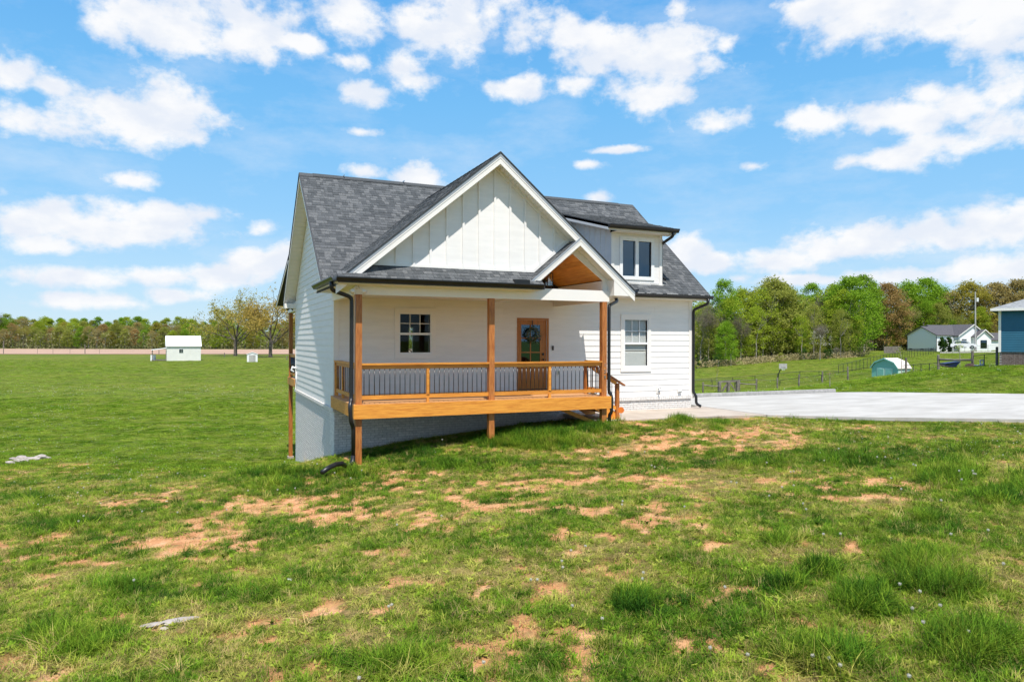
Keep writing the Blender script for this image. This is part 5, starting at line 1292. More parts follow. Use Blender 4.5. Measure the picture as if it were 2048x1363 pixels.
p = W(1941, 47.5); mb = MB(); mb.ball((0, 0, 0), 1, 14, 8, (.42, .4, 1)); o = part('mulch_pile', mb, mat('brown_mulch', (.05, .03, .02), .95, var=.5, scale=10, bump=1), None, True); o.location = (p.x, p.y, W(1941, 47.5, 726).z - .32); o.scale = (1, 1, .32); tag(o, 'dark brown mulch pile behind the post right of the wheelbarrow', 'pile')
c = W(1962, 47, 731); t = thing('garden_chair', 'white plastic garden chair tipped over beside the mulch pile', 'chair', (c.x, c.y, c.z), a)
for nm_, q in (('seat', (-.35, .15, -.2, .25, .0, .05)),):
    mb = MB(); mb.box(*q); part(nm_, mb, M['white'], t, local=True)
for q in ((-.02, .04, .40), (.20, .26, .42)): mb = MB(); mb.box(q[0], q[1], .05, .1, .0, q[2]); part('leg', mb, M['white'], t, local=True)
mb = MB(); mb.box(.04, .20, .05, .1, .34, .42); mb.box(.04, .20, .05, .1, .05, .12); part('backrest', mb, M['white'], t, local=True)
# blue house at the right edge
M['blue'] = mat('blue_vinyl', (.018, .12, .19), .5, var=.06, scale=1); M['fbrick'] = mat('dark_brick', (.10, .07, .06), .9, col2=(.20, .15, .13), scale=8)
M['roofl'] = mat('grey_shingle_light', (.16, .17, .17), .9, col2=(.30, .31, .31), scale=5, stretch=(1, 1, 5))
p = W(1998, 41); zb = W(1998, 41, 703).z; zt = W(1998, 41, 617).z; t = thing('blue_house', 'blue sided house with a grey hip roof cut off by the right edge', 'house', (p.x, p.y, zb), math.atan2(rt.y, rt.x) - R(38))
mb = MB(); mb.box(.10, 11, .02, 8, 0, zt - zb); part('wall', mb, M['blue'], t, local=True)
mb = MB(); z = 0
while z < zt - zb - .05:
    mb.add([(.1, -.02, z), (11, -.02, z), (11, .0, z + .1), (.1, 0, z + .1), (.1, .02, z), (11, .02, z)], [(0, 1, 2, 3), (0, 4, 5, 1)]); mb.add([(-.02 + .0, .1, z), (-.02, 8, z), (0, 8, z + .1), (0, .1, z + .1)], [(0, 1, 2, 3)]); z += .1016
part('siding', mb, M['blue'], t, local=True, kind='stuff')
mb = MB(); mb.box(-.03, .10, -.035, .10, -.02, zt - zb); part('corner_board', mb, M['trim'], t, local=True)
mb = MB(); mb.box(.02, 11, .04, 8, -2.2, -.002); part('foundation', mb, M['mortar'], t, local=True)
fbk = MB(); k = 0; z = -.07
r2 = random.Random(9); bl = []
while z > -1.0:
    x = .02 - (k % 2) * .1
    while x < 3.2: bl.append((max(x, .02), x + .2, z)); x += .21
    z -= .075; k += 1
bme = MB(); bme.box(0, .2, .03, .06, 0, .065); bme = fixn(bme.mesh('brick'))
for x0, x1, z in bl:
    if x1 - x0 > .19: link('brick', bme, M['fbrick'], t, (x0, 0, z))
E_, rz_ = .38, .38
H0z = zt - zb
mb = MB(); yx = 4.0; mb.add([(-E_, -E_, H0z), (11 + E_, -E_, H0z), (11 + E_, 8 + E_, H0z), (-E_, 8 + E_, H0z), (4, 4, H0z + 4.38 * rz_), (7, 4, H0z + 4.38 * rz_), (-E_, -E_, H0z - .12), (11 + E_, -E_, H0z - .12), (11 + E_, 8 + E_, H0z - .12), (-E_, 8 + E_, H0z - .12)],
    [(0, 1, 5, 4), (1, 2, 5), (2, 3, 4, 5), (3, 0, 4), (9, 8, 7, 6), (0, 6, 7, 1), (1, 7, 8, 2), (2, 8, 9, 3), (3, 9, 6, 0)]); part('roof', mb, M['roofl'], t, local=True)
mb = MB(); mb.box(-E_ - .02, 11, -E_ - .03, -E_ - .002, H0z - .14, H0z + .01); mb.box(-E_ - .03, -E_ - .002, -E_, 8, H0z - .14, H0z + .01); part('fascia', mb, M['trim'], t, local=True)
# white farmhouse far right
u_a = R(15); loc, rz = frame_at(1873, 155, u_a, -.75)
M['whiteh'] = mat('white_house_siding', (.84, .84, .83), .6, var=.02)
t = thing('white_house', 'distant white single storey house with dark roof and two front gables', 'house', loc, rz)
Hw = 3.85; Rg = 5.7; Lx = 12.2; Dy = 8.0
def gable_block(x0, x1, y0, y1, h, rg, axis_, nm='wall', oh=.35, root=t):
    mb = MB()
    if axis_ == 'x': mb.prism([(x0, y0, -.5), (x0, y1, -.5), (x0, y1, h), (x0, (y0+y1)/2, rg), (x0, y0, h)], (x1 - x0, 0, 0))
    else: mb.prism([(x0, y0, -.5), (x1, y0, -.5), (x1, y0, h), ((x0+x1)/2, y0, rg), (x0, y0, h)], (0, y1 - y0, 0))
    part(nm, mb, M['whiteh'], root, local=True)
    mb = MB(); tb = MB()
    if axis_ == 'x':
        ym = (y0+y1)/2; s = (rg-h)/(ym-y0)
        for ye in (y0 - oh, y1 + oh): mb.prism([(x0 - oh, ye, h - s*oh), (x1 + oh, ye, h - s*oh), (x1 + oh, ym, rg), (x0 - oh, ym, rg)], (0, 0, .14))
    else:
        xm_ = (x0+x1)/2; s = (rg-h)/(xm_-x0)
        for xe in (x0 - oh, x1 + oh):
            mb.prism([(xe, y0 - oh, h - s*oh), (xe, y1, h - s*oh), (xm_, y1, rg), (xm_, y0 - oh, rg)], (0, 0, .14))
            tb.prism([(xe, y0 - oh - .03, h - s*oh - .1), (xm_, y0 - oh - .03, rg - .1), (xm_, y0 - oh - .03, rg + .12), (xe, y0 - oh - .03, h - s*oh + .12)], (0, .03, 0))
        part('gable_trim', tb, M['trim'], root, local=True)
    part('roof', mb, M['roofd'], root, local=True)
gable_block(0, 3.4, 0, Dy, Hw, Rg, 'x')
gable_block(2.6, Lx + 1.4, .9, Dy + .9, Hw, Rg + .35, 'x')
gable_block(5.7, 13.7, -.4, 6, Hw - .1, Rg + .45, 'y')
gable_block(9.5, 13.6, -1.6, 2, Hw - .3, Rg - .7, 'y')
mb = MB(); mb.box(3.5, 5.6, .75, .9, 0, 3.3) 
part('porch_shadow_wall', mb, M['whiteh'], t, local=True)
for x0, x1, z0, z1, y in ((1.2, 2.6, 1.0, 2.9, -.02), (3.6, 5.5, .2, 3.0, .74), (6.6, 7.9, 1.1, 2.9, -.44), (10.5, 12.3, .9, 2.7, -1.64)):  # the second is a dark sheet standing for the porch shade, no window
    mb = MB(); mb.box(x0, x1, y - .03, y, z0, z1); wn = part('window', mb, M['iron'], t, local=True); mb = MB(); mb.box(x0 + .12, x1 - .12, y - .05, y - .03, z0 + .12, z1 - .12); part('pane', mb, M['glassd'], wn, local=True)
for x in (3.5, 5.5): mb = MB(); mb.box(x, x + .2, -.9, -.7, 0, 3.1); part('porch_post', mb, M['whiteh'], t, local=True)
mb = MB(); mb.tube([(-.05, -.05, Hw - .3), (-.05, -.05, 0)], .07, 6); mb.tube([(-.05, Dy + .05, Hw - .3), (-.05, Dy + .05, 0)], .07, 6); part('downspout', mb, M['iron'], t, local=True)
mb = MB(); mb.box(-.05, .0, 0, Dy, -.6, .75); part('foundation', mb, M['curb'], t, local=True)
for y in (.8, 3.4, 6.6): mb = MB(); mb.box(-.08, -.05, y, y + .8, .5, .75); part('foundation_vent', mb, M['iron'], t, local=True)
# dark barn behind
loc, rz = frame_at(1970, 168, 0); t = thing('utility_shed', 'white shed with a dark barn roof between the white house and the blue house', 'shed', loc, rz)
gable_block(0, 6, 0, 4, 2.6, 4.1, 'x', root=t)
# arborvitae, pole, wood fence
for px, lb_ in ((1884, 'dark columnar evergreen left of the porch of the white house'), (1897, 'dark columnar evergreen right beside the porch of the white house')):
    shrub(px, 149, 3.0, 1.7, DARK, lb_, 'evergreen_shrub', 40, 90, .11)
t = thing('utility_pole', 'tall grey utility pole standing in front of the white house', 'utility pole', tuple(W(1951, 147, 697)))
mb = MB(); mb.tube([W(1951, 147, 700), W(1950.3, 147, 583)], [.17, .11], 8); part('pole', mb, M['curb'], t)
mb = MB(); q = W(1954.5, 147, 603); mb.tube([q, q + Vector((0, 0, .8))], .22, 10); part('transformer', mb, M['white'], t)
t = thing('board_fence', 'grey board fence at the wood edge left of the white house', 'fence', tuple(W(1770, 148, Z=-1)))
bd = None
for k in range(24):
    px = 1768 + k * 1.4; q = W(px, 150); g = gz(q.x, q.y); 
    if bd is None: mb = MB(); mb.box(0, .14, 0, .03, -.2, 1.45); bd = fixn(mb.mesh('fence_board'))
    link('fence_board', bd, M['greyb'], t, (q.x - ORG[t.name].x, q.y - ORG[t.name].y, g - ORG[t.name].z + rnd.uniform(-.03, .03)), (0, 0, a))
# white SUV
M['carw'] = mat('white_car_paint', (.75, .75, .75), .25, var=.02, spec=.6); M['tyre'] = mat('tyre_rubber', (.02, .02, .02), .8)
q = W(1927, 147); t = thing('parked_car', 'white SUV parked in front of the porch of the white house', 'car', (q.x, q.y, W(1927, 147, 697).z), a - R(28))
prof = [(-2.35, .35), (-2.4, .75), (-2.3, 1.05), (-1.9, 1.15), (-1.55, 1.72), (.3, 1.74), (1.05, 1.18), (2.05, 1.02), (2.3, .8), (2.35, .4)]
mb = MB(); mb.prism([(x, -.9, z) for x, z in prof], (0, 1.8, 0)); part('body', mb, M['carw'], t, local=True)
mb = MB(); mb.prism([(-1.75, -.92, 1.18), (-1.48, -.92, 1.62), (.25, -.92, 1.64), (.85, -.92, 1.18)], (0, 1.84, 0)); mb.prism([(.42, -.78, 1.66), (1.08, -.78, 1.2), (1.08, .78, 1.2), (.42, .78, 1.66)], (.03, 0, .03)); part('windows', mb, M['glassd'], t, local=True)
for x in (-1.45, 1.45):
    for y in (-.92, .72): mb = MB(); mb.tube([(x, y, .36), (x, y + .2, .36)], .36, 16); wh = part('wheel', mb, M['tyre'], t, local=True); mb = MB(); yy = y - .01 if y < 0 else y + .2; mb.tube([(x, yy, .36), (x, yy + .012, .36)], .2, 12); part('rim', mb, M['steel'], wh, local=True)
for y in (-.8, .5): mb = MB(); mb.box(2.28, 2.37, y, y + .3, .7, .86); part('headlight', mb, M['steel'], t, local=True)
mb = MB(); mb.box(2.30, 2.38, -.45, .45, .5, .85); part('grille', mb, M['iron'], t, local=True)
ribbon('far_driveway', 1880, 2010, 143, 150, M['concrete'], .05)
# saplings
def sapling(px, d, y0, h, label, c, n=120):
    q = W(px, d, y0); t = thing('sapling', label, 'sapling', (q.x, q.y, q.z)); mb = MB(); r2 = random.Random(int(px)); tips = []
    mb.tube([(0, 0, -.3), (0, 0, h * .4)], [.03, .025], 6, cap=False); grow(mb, Vector((0, 0, h * .35)), Vector((0, 0, 1)), .022, h * .3, 1, r2, tips, .5, nb=(2, 3), maxlev=3, sides=(4, 4, 3, 3, 3))
    part('stem', mb, M['bark'], t, local=True, fix=False); rg = np.random.default_rng(int(px)); ix = rg.integers(0, len(tips), n); P = np.array([tips[i][0] for i in ix]) + rg.normal(size=(n, 3)) * h * .06
    b = link('leaves', quadmesh('leaves', quads(P, rg.uniform(.6, 1.4, n) * .05, rg)), M['leaf'], t); b.color = (*c, 1)
sapling(1803, 52, 741, 1.7, 'thin young tree in front of the pale roof of the mint shed', OLIVE)
sapling(1920, 60, 727, 1.9, 'wide young tree with sparse green leaves behind the blue wheelbarrow', LIME, 160)
sapling(1434, 75, 772, 2.2, 'young tree with yellow leaves behind the gate frame', YEL)
sapling(1660, 45, 774, 1.0, 'dry pale stalk in the grass between two weathered posts', TAN, 30)

# ================================================================== things on the porch
# wreath
wr = thing('wreath', 'round eucalyptus wreath hanging on the front door glass', 'wreath', (0, 0, 0)); cx = XY0(1064.2)[0]; cz = ZY0(1064, 669); wr.location = (cx, -.03, cz)
rg = np.random.default_rng(4); mb = MB(); mb.tube([(math.cos(a_) * .185, 0, math.sin(a_) * .185) for a_ in np.linspace(0, 6.283, 25)], .02, 6); part('twig_ring', mb, M['barkd'], wr, local=True)
n = 520; th = rg.uniform(0, 6.283, n); rr_ = .185 + rg.normal(size=n) * .05; P = np.stack([np.cos(th) * rr_, -.02 - np.abs(rg.normal(size=n)) * .03, np.sin(th) * rr_], 1)
b = link('leaves', quadmesh('leaves', quads(P, rg.uniform(.014, .030, n), rg)), M['leaf'], wr); b.color = (.13, .19, .10, 1)
b = link('pale_leaves', quadmesh('pale_leaves', quads(P[:90] + np.array([.01, -.02, .01]), rg.uniform(.014, .026, 90), rg)), M['leaf'], wr); b.color = (.42, .48, .34, 1)
mb = MB(); mb.box(-.012, .012, .0, .01, .19, .42); part('hanger', mb, M['black'], wr, local=True)
# lantern
lx, ly = 5.46, -1.56; lt = thing('lantern', 'black framed glass lantern hanging from the wood porch ceiling', 'lantern', (lx, ly, 2.93))
for sx_ in (-1, 1):
    for sy_ in (-1, 1): mb = MB(); mb.box(sx_ * .075 - .007, sx_ * .075 + .007, sy_ * .075 - .007, sy_ * .075 + .007, 0, .33); part('frame_bar', mb, M['black'], lt, local=True)
mb = MB(); mb.box(-.083, .083, -.083, .083, -.012, .006); mb.box(-.083, .083, -.083, .083, .325, .345); part('frame_plate', mb, M['black'], lt, local=True)
mb = MB(); mb.prism([(-.05, -.05, .345), (.05, -.05, .345), (.05, .05, .345), (-.05, .05, .345)], [Vector((.03, .03, .03)), Vector((-.03, .03, .03)), Vector((-.03, -.03, .03)), Vector((.03, -.03, .03))]); mb.tube([(0, 0, .37), (0, 0, .72)], .006, 6); part('hanging_rod', mb, M['black'], lt, local=True)
mb = MB(); mb.tube([(0, 0, .33), (0, 0, .22)], .018, 8); part('socket', mb, M['black'], lt, local=True)
M['bulb'] = mat('bulb_glass', (.9, .75, .5), .1, var=.02); mb = MB(); mb.ball((0, 0, .16), .035, 12, 8, (1, 1, 1.5)); part('bulb', mb, M['bulb'], lt, True, local=True)
for q in ((-.073, .073, -.076, -.074), (-.073, .073, .074, .076)): mb = MB(); mb.box(q[0], q[1], q[2], q[3], .006, .325); part('glass_pane', mb, glassmat('lantern_glass', (.93, .93, .92), .05), lt, local=True)
# kitchen tap behind the window
tp = MB(); x = XY0(823, .35)[0]; tp.tube([(x, .35, .9), (x, .35, 1.1)] + [(x - .07 + .07 * math.cos(q_), .35, 1.1 + .07 * math.sin(q_)) for q_ in np.linspace(0, 3.14, 8)] + [(x - .14, .35, 1.0)], .014, 8); tp = part('kitchen_tap', tp, M['black'], None, True); tag(tp, 'black arched kitchen tap behind the left porch window', 'tap')
mb = MB(); mb.box(2.0, 4.9, .16, .75, .8, .9); o = part('kitchen_counter', mb, M['dark']); tag(o, 'dark kitchen counter behind the left porch window', 'counter')
# reflector stakes
def reflector(px, py_c, d_, label, rr_=.085, H=.55):
    q = W(px, d_, py_c); g = gz(q.x, q.y); t = thing('reflector_stake', label, 'reflector', (q.x, q.y, g), a); z = q.z - g
    mb = MB(); mb.tube([(0, 0, -.05), (0, 0, z)], .008, 6); part('stake', mb, M['steel'], t, local=True)
    mb = MB(); mb.tube([(0, -.012, z), (0, .012, z)], [rr_, rr_], 20); part('disc', mb, M['orange'], t, local=True)
reflector(1242.3, 819.5, 18.9, 'orange round reflector on a stake right of the newel post')
reflector(1221, 829, 18.6, 'orange round reflector low in the grass between the post and the newel', .07)

# ================================================================== grass
SRC = bpy.data.collections.new('grass_sources')
def grassmat():
    m_ = bpy.data.materials.new('grass_blade'); m_.use_nodes = True; t = m_.node_tree; P = t.nodes['Principled BSDF']; P.inputs['Roughness'].default_value = .7; P.inputs['Specular IOR Level'].default_value = .08
    at_ = t.nodes.new('ShaderNodeAttribute'); at_.attribute_type = 'INSTANCER'; at_.attribute_name = 'tint'
    r_ = t.nodes.new('ShaderNodeValToRGB'); e = r_.color_ramp.elements
    e[0].position = 0; e[0].color = (.52, .38, .17, 1); e[1].position = 1; e[1].color = (.035, .105, .011, 1)
    for p_, c_ in ((.12, (.42, .40, .085)), (.28, (.27, .36, .032)), (.5, (.150, .265, .018)), (.75, (.062, .155, .011))): k = e.new(p_); k.color = (*c_, 1)
    t.links.new(at_.outputs['Fac'], r_.inputs[0]); oi = t.nodes.new('ShaderNodeObjectInfo')
    mr_ = t.nodes.new('ShaderNodeMapRange'); t.links.new(oi.outputs['Random'], mr_.inputs[0]); mr_.inputs[3].default_value = .4; mr_.inputs[4].default_value = 1.45
    h = t.nodes.new('ShaderNodeHueSaturation'); t.links.new(mr_.outputs[0], h.inputs['Value']); t.links.new(r_.outputs[0], h.inputs['Color'])
    t.links.new(h.outputs[0], P.inputs['Base Color']); tl = t.nodes.new('ShaderNodeBsdfTranslucent'); t.links.new(h.outputs[0], tl.inputs[0]); ms = t.nodes.new('ShaderNodeMixShader'); ms.inputs[0].default_value = .38
    t.links.new(P.outputs[0], ms.inputs[1]); t.links.new(tl.outputs[0], ms.inputs[2]); t.links.new(ms.outputs[0], t.nodes['Material Output'].inputs[0]); return m_
M['grass'] = grassmat()
def tuft(name, n, h, spread, w, lean, seed, segs=2, broad=False):
    r_ = random.Random(seed); V = []; Fc = []
    for i in range(n):
        a = r_.uniform(0, 6.283); rr = spread * math.sqrt(r_.random()); x, y = math.cos(a) * rr, math.sin(a) * rr
        b = r_.uniform(0, 6.283); ln = h * r_.uniform(.45, 1.1); le = lean * r_.uniform(.2, 1.3); dx, dy = math.cos(b), math.sin(b); px_, py_ = -dy, dx; base = len(V)
        for s in range(segs + 1):
            t = s / segs; ww = w * (1 - t * .75) * .5 if not broad else w * math.sin(math.pi * (.15 + .8 * t)) * .5
            cx_ = x + dx * le * ln * t ** 1.6; cy_ = y + dy * le * ln * t ** 1.6; cz_ = ln * t * (1 - .25 * le * t)
            if s == segs and not broad: V.append((cx_, cy_, cz_)); continue
            V.append((cx_ - px_ * ww, cy_ - py_ * ww, cz_)); V.append((cx_ + px_ * ww, cy_ + py_ * ww, cz_))
        for s in range(segs):
            q = base + s * 2
            if s == segs - 1 and not broad: Fc.append((q, q + 1, q + 2))
            else: Fc.append((q, q + 1, q + 3, q + 2))
    me_ = bpy.data.meshes.new(name); me_.from_pydata(V, [], Fc); me_.update(); me_.materials.append(M['grass']); o = bpy.data.objects.new(name, me_); SRC.objects.link(o)
tuft('a0', 18, .050, .055, .0048, 1.0, 1); tuft('a1', 20, .065, .06, .0048, 1.1, 2); tuft('a2', 16, .040, .065, .0055, 1.3, 3)       # turf
tuft('b0', 26, .13, .06, .0062, 1.15, 4, 3); tuft('b1', 30, .17, .08, .0065, 1.2, 5, 3)                                             # taller tufts
tuft('c0', 9, .045, .02, .020, 1.5, 6, 3, True); tuft('c1', 14, .03, .06, .018, 1.2, 7, 2, True)                                  # broad weeds, clover
tuft('d0', 8, .09, .05, .004, 1.6, 8, 2)                                                                                          # dry straws
tuft('e0', 60, .10, .22, .012, .7, 9, 2); tuft('e1', 60, .14, .25, .013, .7, 10, 2)                                               # coarse, for the distance
ng = bpy.data.node_groups.new('scatter', 'GeometryNodeTree')
ng.interface.new_socket('Geometry', in_out='INPUT', socket_type='NodeSocketGeometry'); ng.interface.new_socket('Geometry', in_out='OUTPUT', socket_type='NodeSocketGeometry')
gi = ng.nodes.new('NodeGroupInput'); go = ng.nodes.new('NodeGroupOutput'); ip = ng.nodes.new('GeometryNodeInstanceOnPoints'); ci = ng.nodes.new('GeometryNodeCollectionInfo')
ci.inputs['Collection'].default_value = SRC; ci.inputs['Separate Children'].default_value = True; ci.inputs['Reset Children'].default_value = True
ip.inputs['Pick Instance'].default_value = True
def na(n, ty):
    x = ng.nodes.new('GeometryNodeInputNamedAttribute'); x.data_type = ty; x.inputs['Name'].default_value = n; return x.outputs['Attribute']
l = ng.links.new
l(gi.outputs[0], ip.inputs['Points']); l(ci.outputs[0], ip.inputs['Instance']); l(na('pick', 'INT'), ip.inputs['Instance Index']); l(na('rot', 'FLOAT_VECTOR'), ip.inputs['Rotation']); l(na('scl', 'FLOAT_VECTOR'), ip.inputs['Scale']); l(ip.outputs[0], go.inputs[0])
def scatter(name, P, pick, rot, scl, tint):
    me_ = bpy.data.meshes.new(name); me_.vertices.add(len(P)); me_.vertices.foreach_set('co', P.astype(np.float32).ravel())
    for n_, ty, v, k in (('pick', 'INT', pick, 'value'), ('rot', 'FLOAT_VECTOR', rot, 'vector'), ('scl', 'FLOAT_VECTOR', scl, 'vector'), ('tint', 'FLOAT', tint, 'value')):
        at_ = me_.attributes.new(n_, ty, 'POINT'); at_.data.foreach_set(k, np.ascontiguousarray(v, dtype=np.int32 if ty == 'INT' else np.float32).ravel())
    o = link(name, me_, None); o['kind'] = 'stuff'; md = o.modifiers.new('scatter', 'NODES'); md.node_group = ng; return o
rg = np.random.default_rng(77)
# tall dark clumps and long grass, where the photograph has them (column, row, reach, reach, height)
TC = [(1850,1140,90,50,1.5),(1900,1170,90,40,1.3),(1730,1205,55,32,1.6),(1270,1205,45,30,1.4),(1560,1085,40,18,1.2),(1640,1140,50,22,1.1),(1570,1170,60,18,.9),(1900,950,80,34,1.3),(2000,990,60,30,1.1),(2040,970,40,30,1.2),(1930,900,70,16,.8),(1850,1040,90,26,.8),
      (120,1290,100,40,1.3),(230,1270,60,20,.8),(780,1330,130,36,1.0),(1650,1320,130,45,1.1),(1950,1290,110,60,1.2),(300,935,260,16,.7),(560,945,160,14,.9),(700,945,110,16,.9),(900,930,140,18,.8),(1080,880,130,20,1.7),(1000,888,90,14,1.0),(860,905,90,12,.7),(1200,860,60,14,1.2),(1230,835,16,8,2.0),
      (560,970,120,20,.8),(250,1180,110,24,.8),(440,1190,70,24,.7),(520,1130,90,18,.6),(1360,842,26,8,1.6),(1440,852,22,8,1.2),(1740,832,60,5,1.2),(1860,834,90,5,1.5),(1980,838,60,6,1.4),(1600,832,60,5,1.0),(160,1050,130,28,.7),(60,1000,80,30,.8),(1500,930,160,24,.7),(1700,920,160,24,.8)]
def dens_area(d0, d1, per, sc, picks, wts, name, hmul=1.0, vary=1.0):
    mg = 4.5 if d1 < 30 else 12; half = .80; wd = 2 * (half * d1 + mg); n = int((d1 - d0) * wd * per)
    d = rg.uniform(d0, d1, n); s = rg.uniform(-wd / 2, wd / 2, n); k_ = np.abs(s) < half * d + mg; d, s = d[k_], s[k_]
    x = CAM.x + rt.x * s + fw.x * d; y = CAM.y + rt.y * s + fw.y * d
    ok = ~(inpoly(x, y, drive) | ((x > 6.7) & (x < 12.15) & (y > -2.35) & (y < .5)) | ((x > -.05) & (x < 11.6) & (y > -.05) & (y < 8.2)) | ((x > 12) & (x < 22) & (y > 0) & (y < 3.5)))
    x, y = x[ok], y[ok]; z = Tz(x, y); dm = dirt(x, y, z); px, py, dd = project(x, y, z)
    cl = np.zeros(len(x))
    for cx_, cy_, rx, ry, h in TC: cl = np.maximum(cl, h * np.exp(-(((px - cx_) / rx) ** 2 + ((py - cy_) / ry) ** 2)))
    pn = fbm(x * .9, y * .9, 4, 61, .6); pf = fbm(x * 4, y * 4, 3, 71)
    keep = rg.uniform(0, 1, len(x)) < np.clip(1.05 - dm * 1.0 + cl * .5, .07, 1) * np.clip(.50 + (pn - .36) * 2.2 + cl + (pf - .5) * .9, .40, 1)
    keep &= rg.uniform(0, 1, len(x)) < np.clip((d1 * 1.02 - dd) / (.25 * d1), 0, 1) if d1 > 30 else True
    x, y, z, cl, pn, pf, dm, dd = [v[keep] for v in (x, y, z, cl, pn, pf, dm, dd)]; n = len(x)
    pk = rg.choice(picks, n, p=wts)
    tall = rg.uniform(0, 1, n) < np.clip(cl * .9 - .50, 0, 1)
    if max(picks) < 8: pk = np.where(tall, rg.choice([3, 4], n), pk)
    hs_ = (rg.uniform(.55, 1.3, n) * (.50 + .65 * pn + .28 * cl)) * hmul
    ws = rg.uniform(.8, 1.3, n)
    tint = np.clip(.42 + (pn - .5) * 1.1 + (pf - .5) * .8 + rg.normal(size=n) * .12 + np.minimum(cl, 1) * .24 - dm * .2, 0.02, 1)
    dry = rg.uniform(0, 1, n) < np.clip(.16 + (.46 - pn) * .9, .03, .4) * (cl < .4); tint = np.where(dry | (pk == 7), rg.uniform(0, .14, n), tint)
    tint = np.where((pk == 5) | (pk == 6), np.clip(tint - .08, .2, 1), tint)
    tint = .40 + (tint - .40) * vary
    rot = np.stack([rg.normal(size=n) * .12, rg.normal(size=n) * .12, rg.uniform(0, 6.283, n)], 1); scl = np.stack([ws * sc, ws * sc, hs_ * sc], 1)
    return scatter(name, np.stack([x, y, z - .006], 1), pk, rot, scl, tint)
dens_area(1.8, 9, 1300, 1.0, [0, 1, 2, 3, 5, 6, 7], [.26, .26, .20, .02, .07, .08, .11], 'lawn_grass')
dens_area(9, 20, 420, 1.25, [0, 1, 2, 3, 5, 6, 7], [.31, .31, .18, .02, .04, .05, .09], 'lawn_grass')
dens_area(20, 60, 30, .9, [8, 9], [.7, .3], 'lawn_grass', .62, .45)
dens_area(42, 170, 3.0, 2.0, [8, 9], [.7, .3], 'field_grass', .25, .3)
# clods, crumbs and straws on the bare clay
import bmesh as _bm
for i_, r0 in enumerate((1, 2)):
    b = _bm.new(); _bm.ops.create_icosphere(b, subdivisions=1, radius=1); rr_ = random.Random(r0)
    for v in b.verts: v.co *= rr_.uniform(.6, 1.2); v.co.z *= .6
    me_ = bpy.data.meshes.new('clod'); b.to_mesh(me_); b.free(); me_.materials.append(mat('clay_clod', (.46, .21, .09), .95, col2=(.68, .40, .20), scale=9, bump=.4)); SRC.objects.link(bpy.data.objects.new('f%d' % i_, me_))
n = 60000; d = np.sqrt(rg.uniform(2.5 ** 2, 17 ** 2, n)); s = rg.uniform(-.78, .78, n) * d; x = CAM.x + rt.x * s + fw.x * d; y = CAM.y + rt.y * s + fw.y * d
ok = ~(inpoly(x, y, drive) | ((x > 6.7) & (y > -2.4)) | ((x > -.1) & (y > -.1))); x, y, d = x[ok], y[ok], d[ok]; z = Tz(x, y); dm = dirt(x, y, z); k = rg.uniform(0, 1, len(x)) < dm * .75; x, y, z, d = x[k], y[k], z[k], d[k]; n = len(x)
sz = (.004 + .012 * rg.uniform(0, 1, n) ** 4) * np.clip(d / 7, .7, 1.8)
scatter('clay_clods', np.stack([x, y, z - .018], 1), rg.integers(10, 12, n), rg.uniform(0, 6, (n, 3)), np.stack([sz] * 3, 1), np.zeros(n))
# white clover specks
M['clover'] = mat('clover_blossom', (.62, .62, .50), .8, var=.1)
rg2 = np.random.default_rng(5); n = 14000
d = rg2.uniform(12, 75, n); s = rg2.uniform(-.8, .8, n) * d; x = CAM.x + rt.x * s + fw.x * d; y = CAM.y + rt.y * s + fw.y * d
keep = (fbm(x * .35, y * .35, 3, 5) > .50) & ~(inpoly(x, y, drive) | ((x > -.1) & (x < 12.2) & (y > -2.4) & (y < 10.5))) & ~((s > -.1 * d) & (d < 22) & (s < .35 * d)); x, y, d = x[keep], y[keep], d[keep]
P = np.stack([x, y, Tz(x, y) + .05 + rg2.uniform(0, .05, len(x))], 1); o = link('clover_flowers', quadmesh('clover_flowers', quads(P, (.006 + .00045 * d) * rg2.uniform(.6, 1.3, len(x)), rg2)), M['clover']); o['kind'] = 'stuff'
# seed stalks over the lip of the lawn
# dandelion clocks
M['fluff'] = mat('dandelion_fluff', (.62, .60, .52), .9, var=.08, trans=.3); M['stalk'] = mat('dandelion_stalk', (.16, .15, .05), .7)
mb = MB(); rr2 = random.Random(2)
hb = MB(); hb.ball((0, 0, 0), .0085, 6, 4)
for k in range(80):
    v = Vector((rr2.gauss(0, 1), rr2.gauss(0, 1), rr2.gauss(0, 1))).normalized(); o_ = v.orthogonal().normalized() * .0035; q_ = v.cross(o_)
    c_ = v * .0175; hb.add([c_ + o_, c_ + q_, c_ - o_, c_ - q_], [(0, 1, 2, 3)]); hb.add([v * .006, c_ + o_ * .2, c_ - o_ * .2], [(0, 1, 2)])
headme = hb.mesh('seed_head')
sm = MB(); sm.tube([(0, 0, -.02), (.008, 0, .08), (0, 0, .16)], .0018, 5); stme = sm.mesh('stalk')
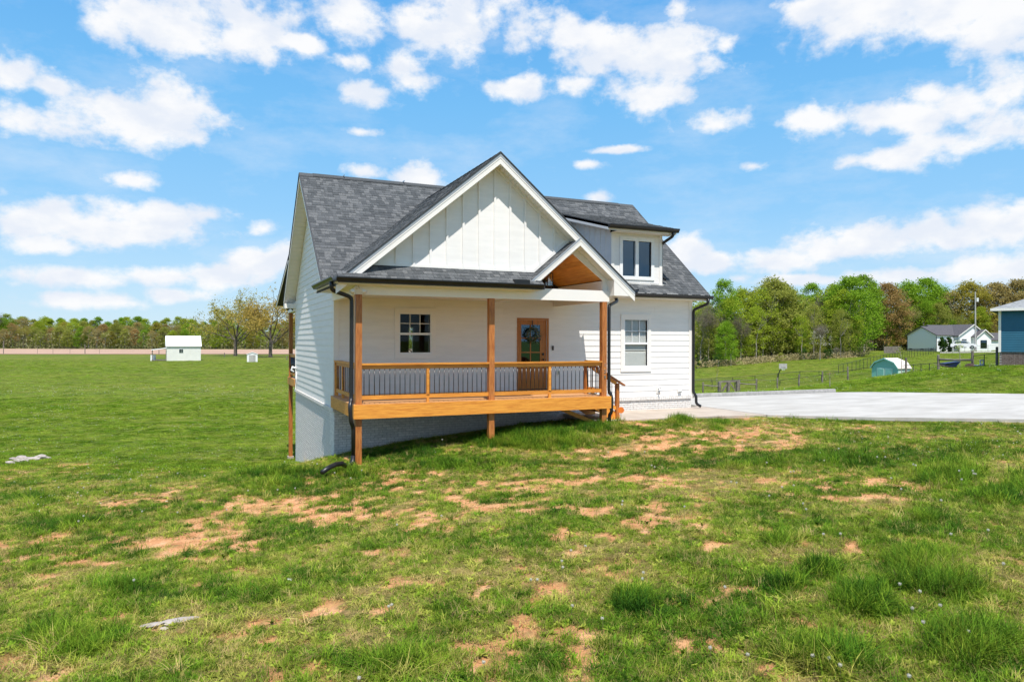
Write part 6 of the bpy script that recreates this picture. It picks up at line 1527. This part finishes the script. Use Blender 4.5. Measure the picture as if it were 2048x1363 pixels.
DP = [(969,1328),(1146,1215),(785,1213),(779,1216),(1286,1160),(1288,1148),(1076,1162),(1125,1123),(1127,1137),(1172,1094),(1143,1102),(1245,1010),(1246,1004),(884,1032),(795,1052),(1217,905),(1304,933),(1310,935),(1451,1178),(1648,1073),(1682,1072),(1903,1074),(1977,1067),(1826,1224),(1882,1218),(1938,1270),(1848,1251),(1627,1316),(1660,1320),(1682,1336),(1820,1358),(1801,1175),(1841,1188),(1883,1006),(1924,965),(1946,947),(1952,953),(1919,948),(1803,982),(1783,961),(1827,933),(1832,935),(1771,918),(1755,918),(1777,878),(1678,900),(1607,1010),(1613,1022),(1565,977),(1588,974),(1539,994),(1588,945),(1582,946),(1485,886),(1463,966),(1474,968),(1534,928),(2036,865),(2042,871),(1964,847),(1948,952),(2008,1136),(720,1360),(163,996),(156,990),(168,980),(118,978),(62,981),(284,951),(315,957),(356,948),(410,954),(302,975),(285,1028),(168,1037),(158,1047),(269,1164),(454,1022),(556,982),(497,984),(591,979),(356,1028),(262,961),(1422,1301),(1497,1314),(1206,1240),(1063,1163),(1290,905),(1370,1015),(885,880),(670,948),(635,930),(702,958),(724,942)]
first = None
for i, (px, py) in enumerate(DP):
    p = onground(px, min(py + 22, 1420)); d_ = (p - CAM).length; h_ = max(.5, min(1.6, (22 * d_ / F) / .16))
    near = 'by the right lawn clumps' if px > 1500 and py > 1040 else 'on the upper right lawn' if px > 1400 else 'on the left lawn' if px < 760 else 'in the middle lawn'
    if first is None:
        t = thing('dandelion', '', 'dandelion', tuple(p)); st_ = link('stalk', stme, M['stalk'], t); hd = link('seed_head', headme, M['fluff'], t, (0, 0, .165)); first = t
    else: t = copy_tree(first)
    t.location = p; t.rotation_euler = (0, 0, px * .37); f = h_ * .5 + .5
    for c_ in t.children:
        if c_.name.startswith('stalk'): c_.scale = (1, 1, h_)
        else: c_.location = (0, 0, .165 * h_); sc_ = .66 + .014 * d_; c_.scale = (sc_, sc_, sc_)
    t['label'] = f'white dandelion seed head on a thin stalk {near}'; t['group'] = f'dandelion seed heads {near}'

# ================================================================== each of a few look-alikes gets its own words
ORDN = ['', 'second', 'third', 'fourth', 'fifth', 'sixth', 'seventh', 'eighth', 'ninth', 'tenth']
by = {}
for o in list(COL.objects):
    if o.parent is None and 'category' in o and o['category'] == 'tree': by.setdefault(o['label'], []).append(o)
for lb_, os_ in by.items():
    if 1 < len(os_) <= 10:
        os_.sort(key=lambda o: float(project(o.location.x, o.location.y, 0)[0]))
        for k, o in enumerate(os_): o['label'] = lb_ + ', ' + (ORDN[k] + ' from left' if k else 'leftmost')
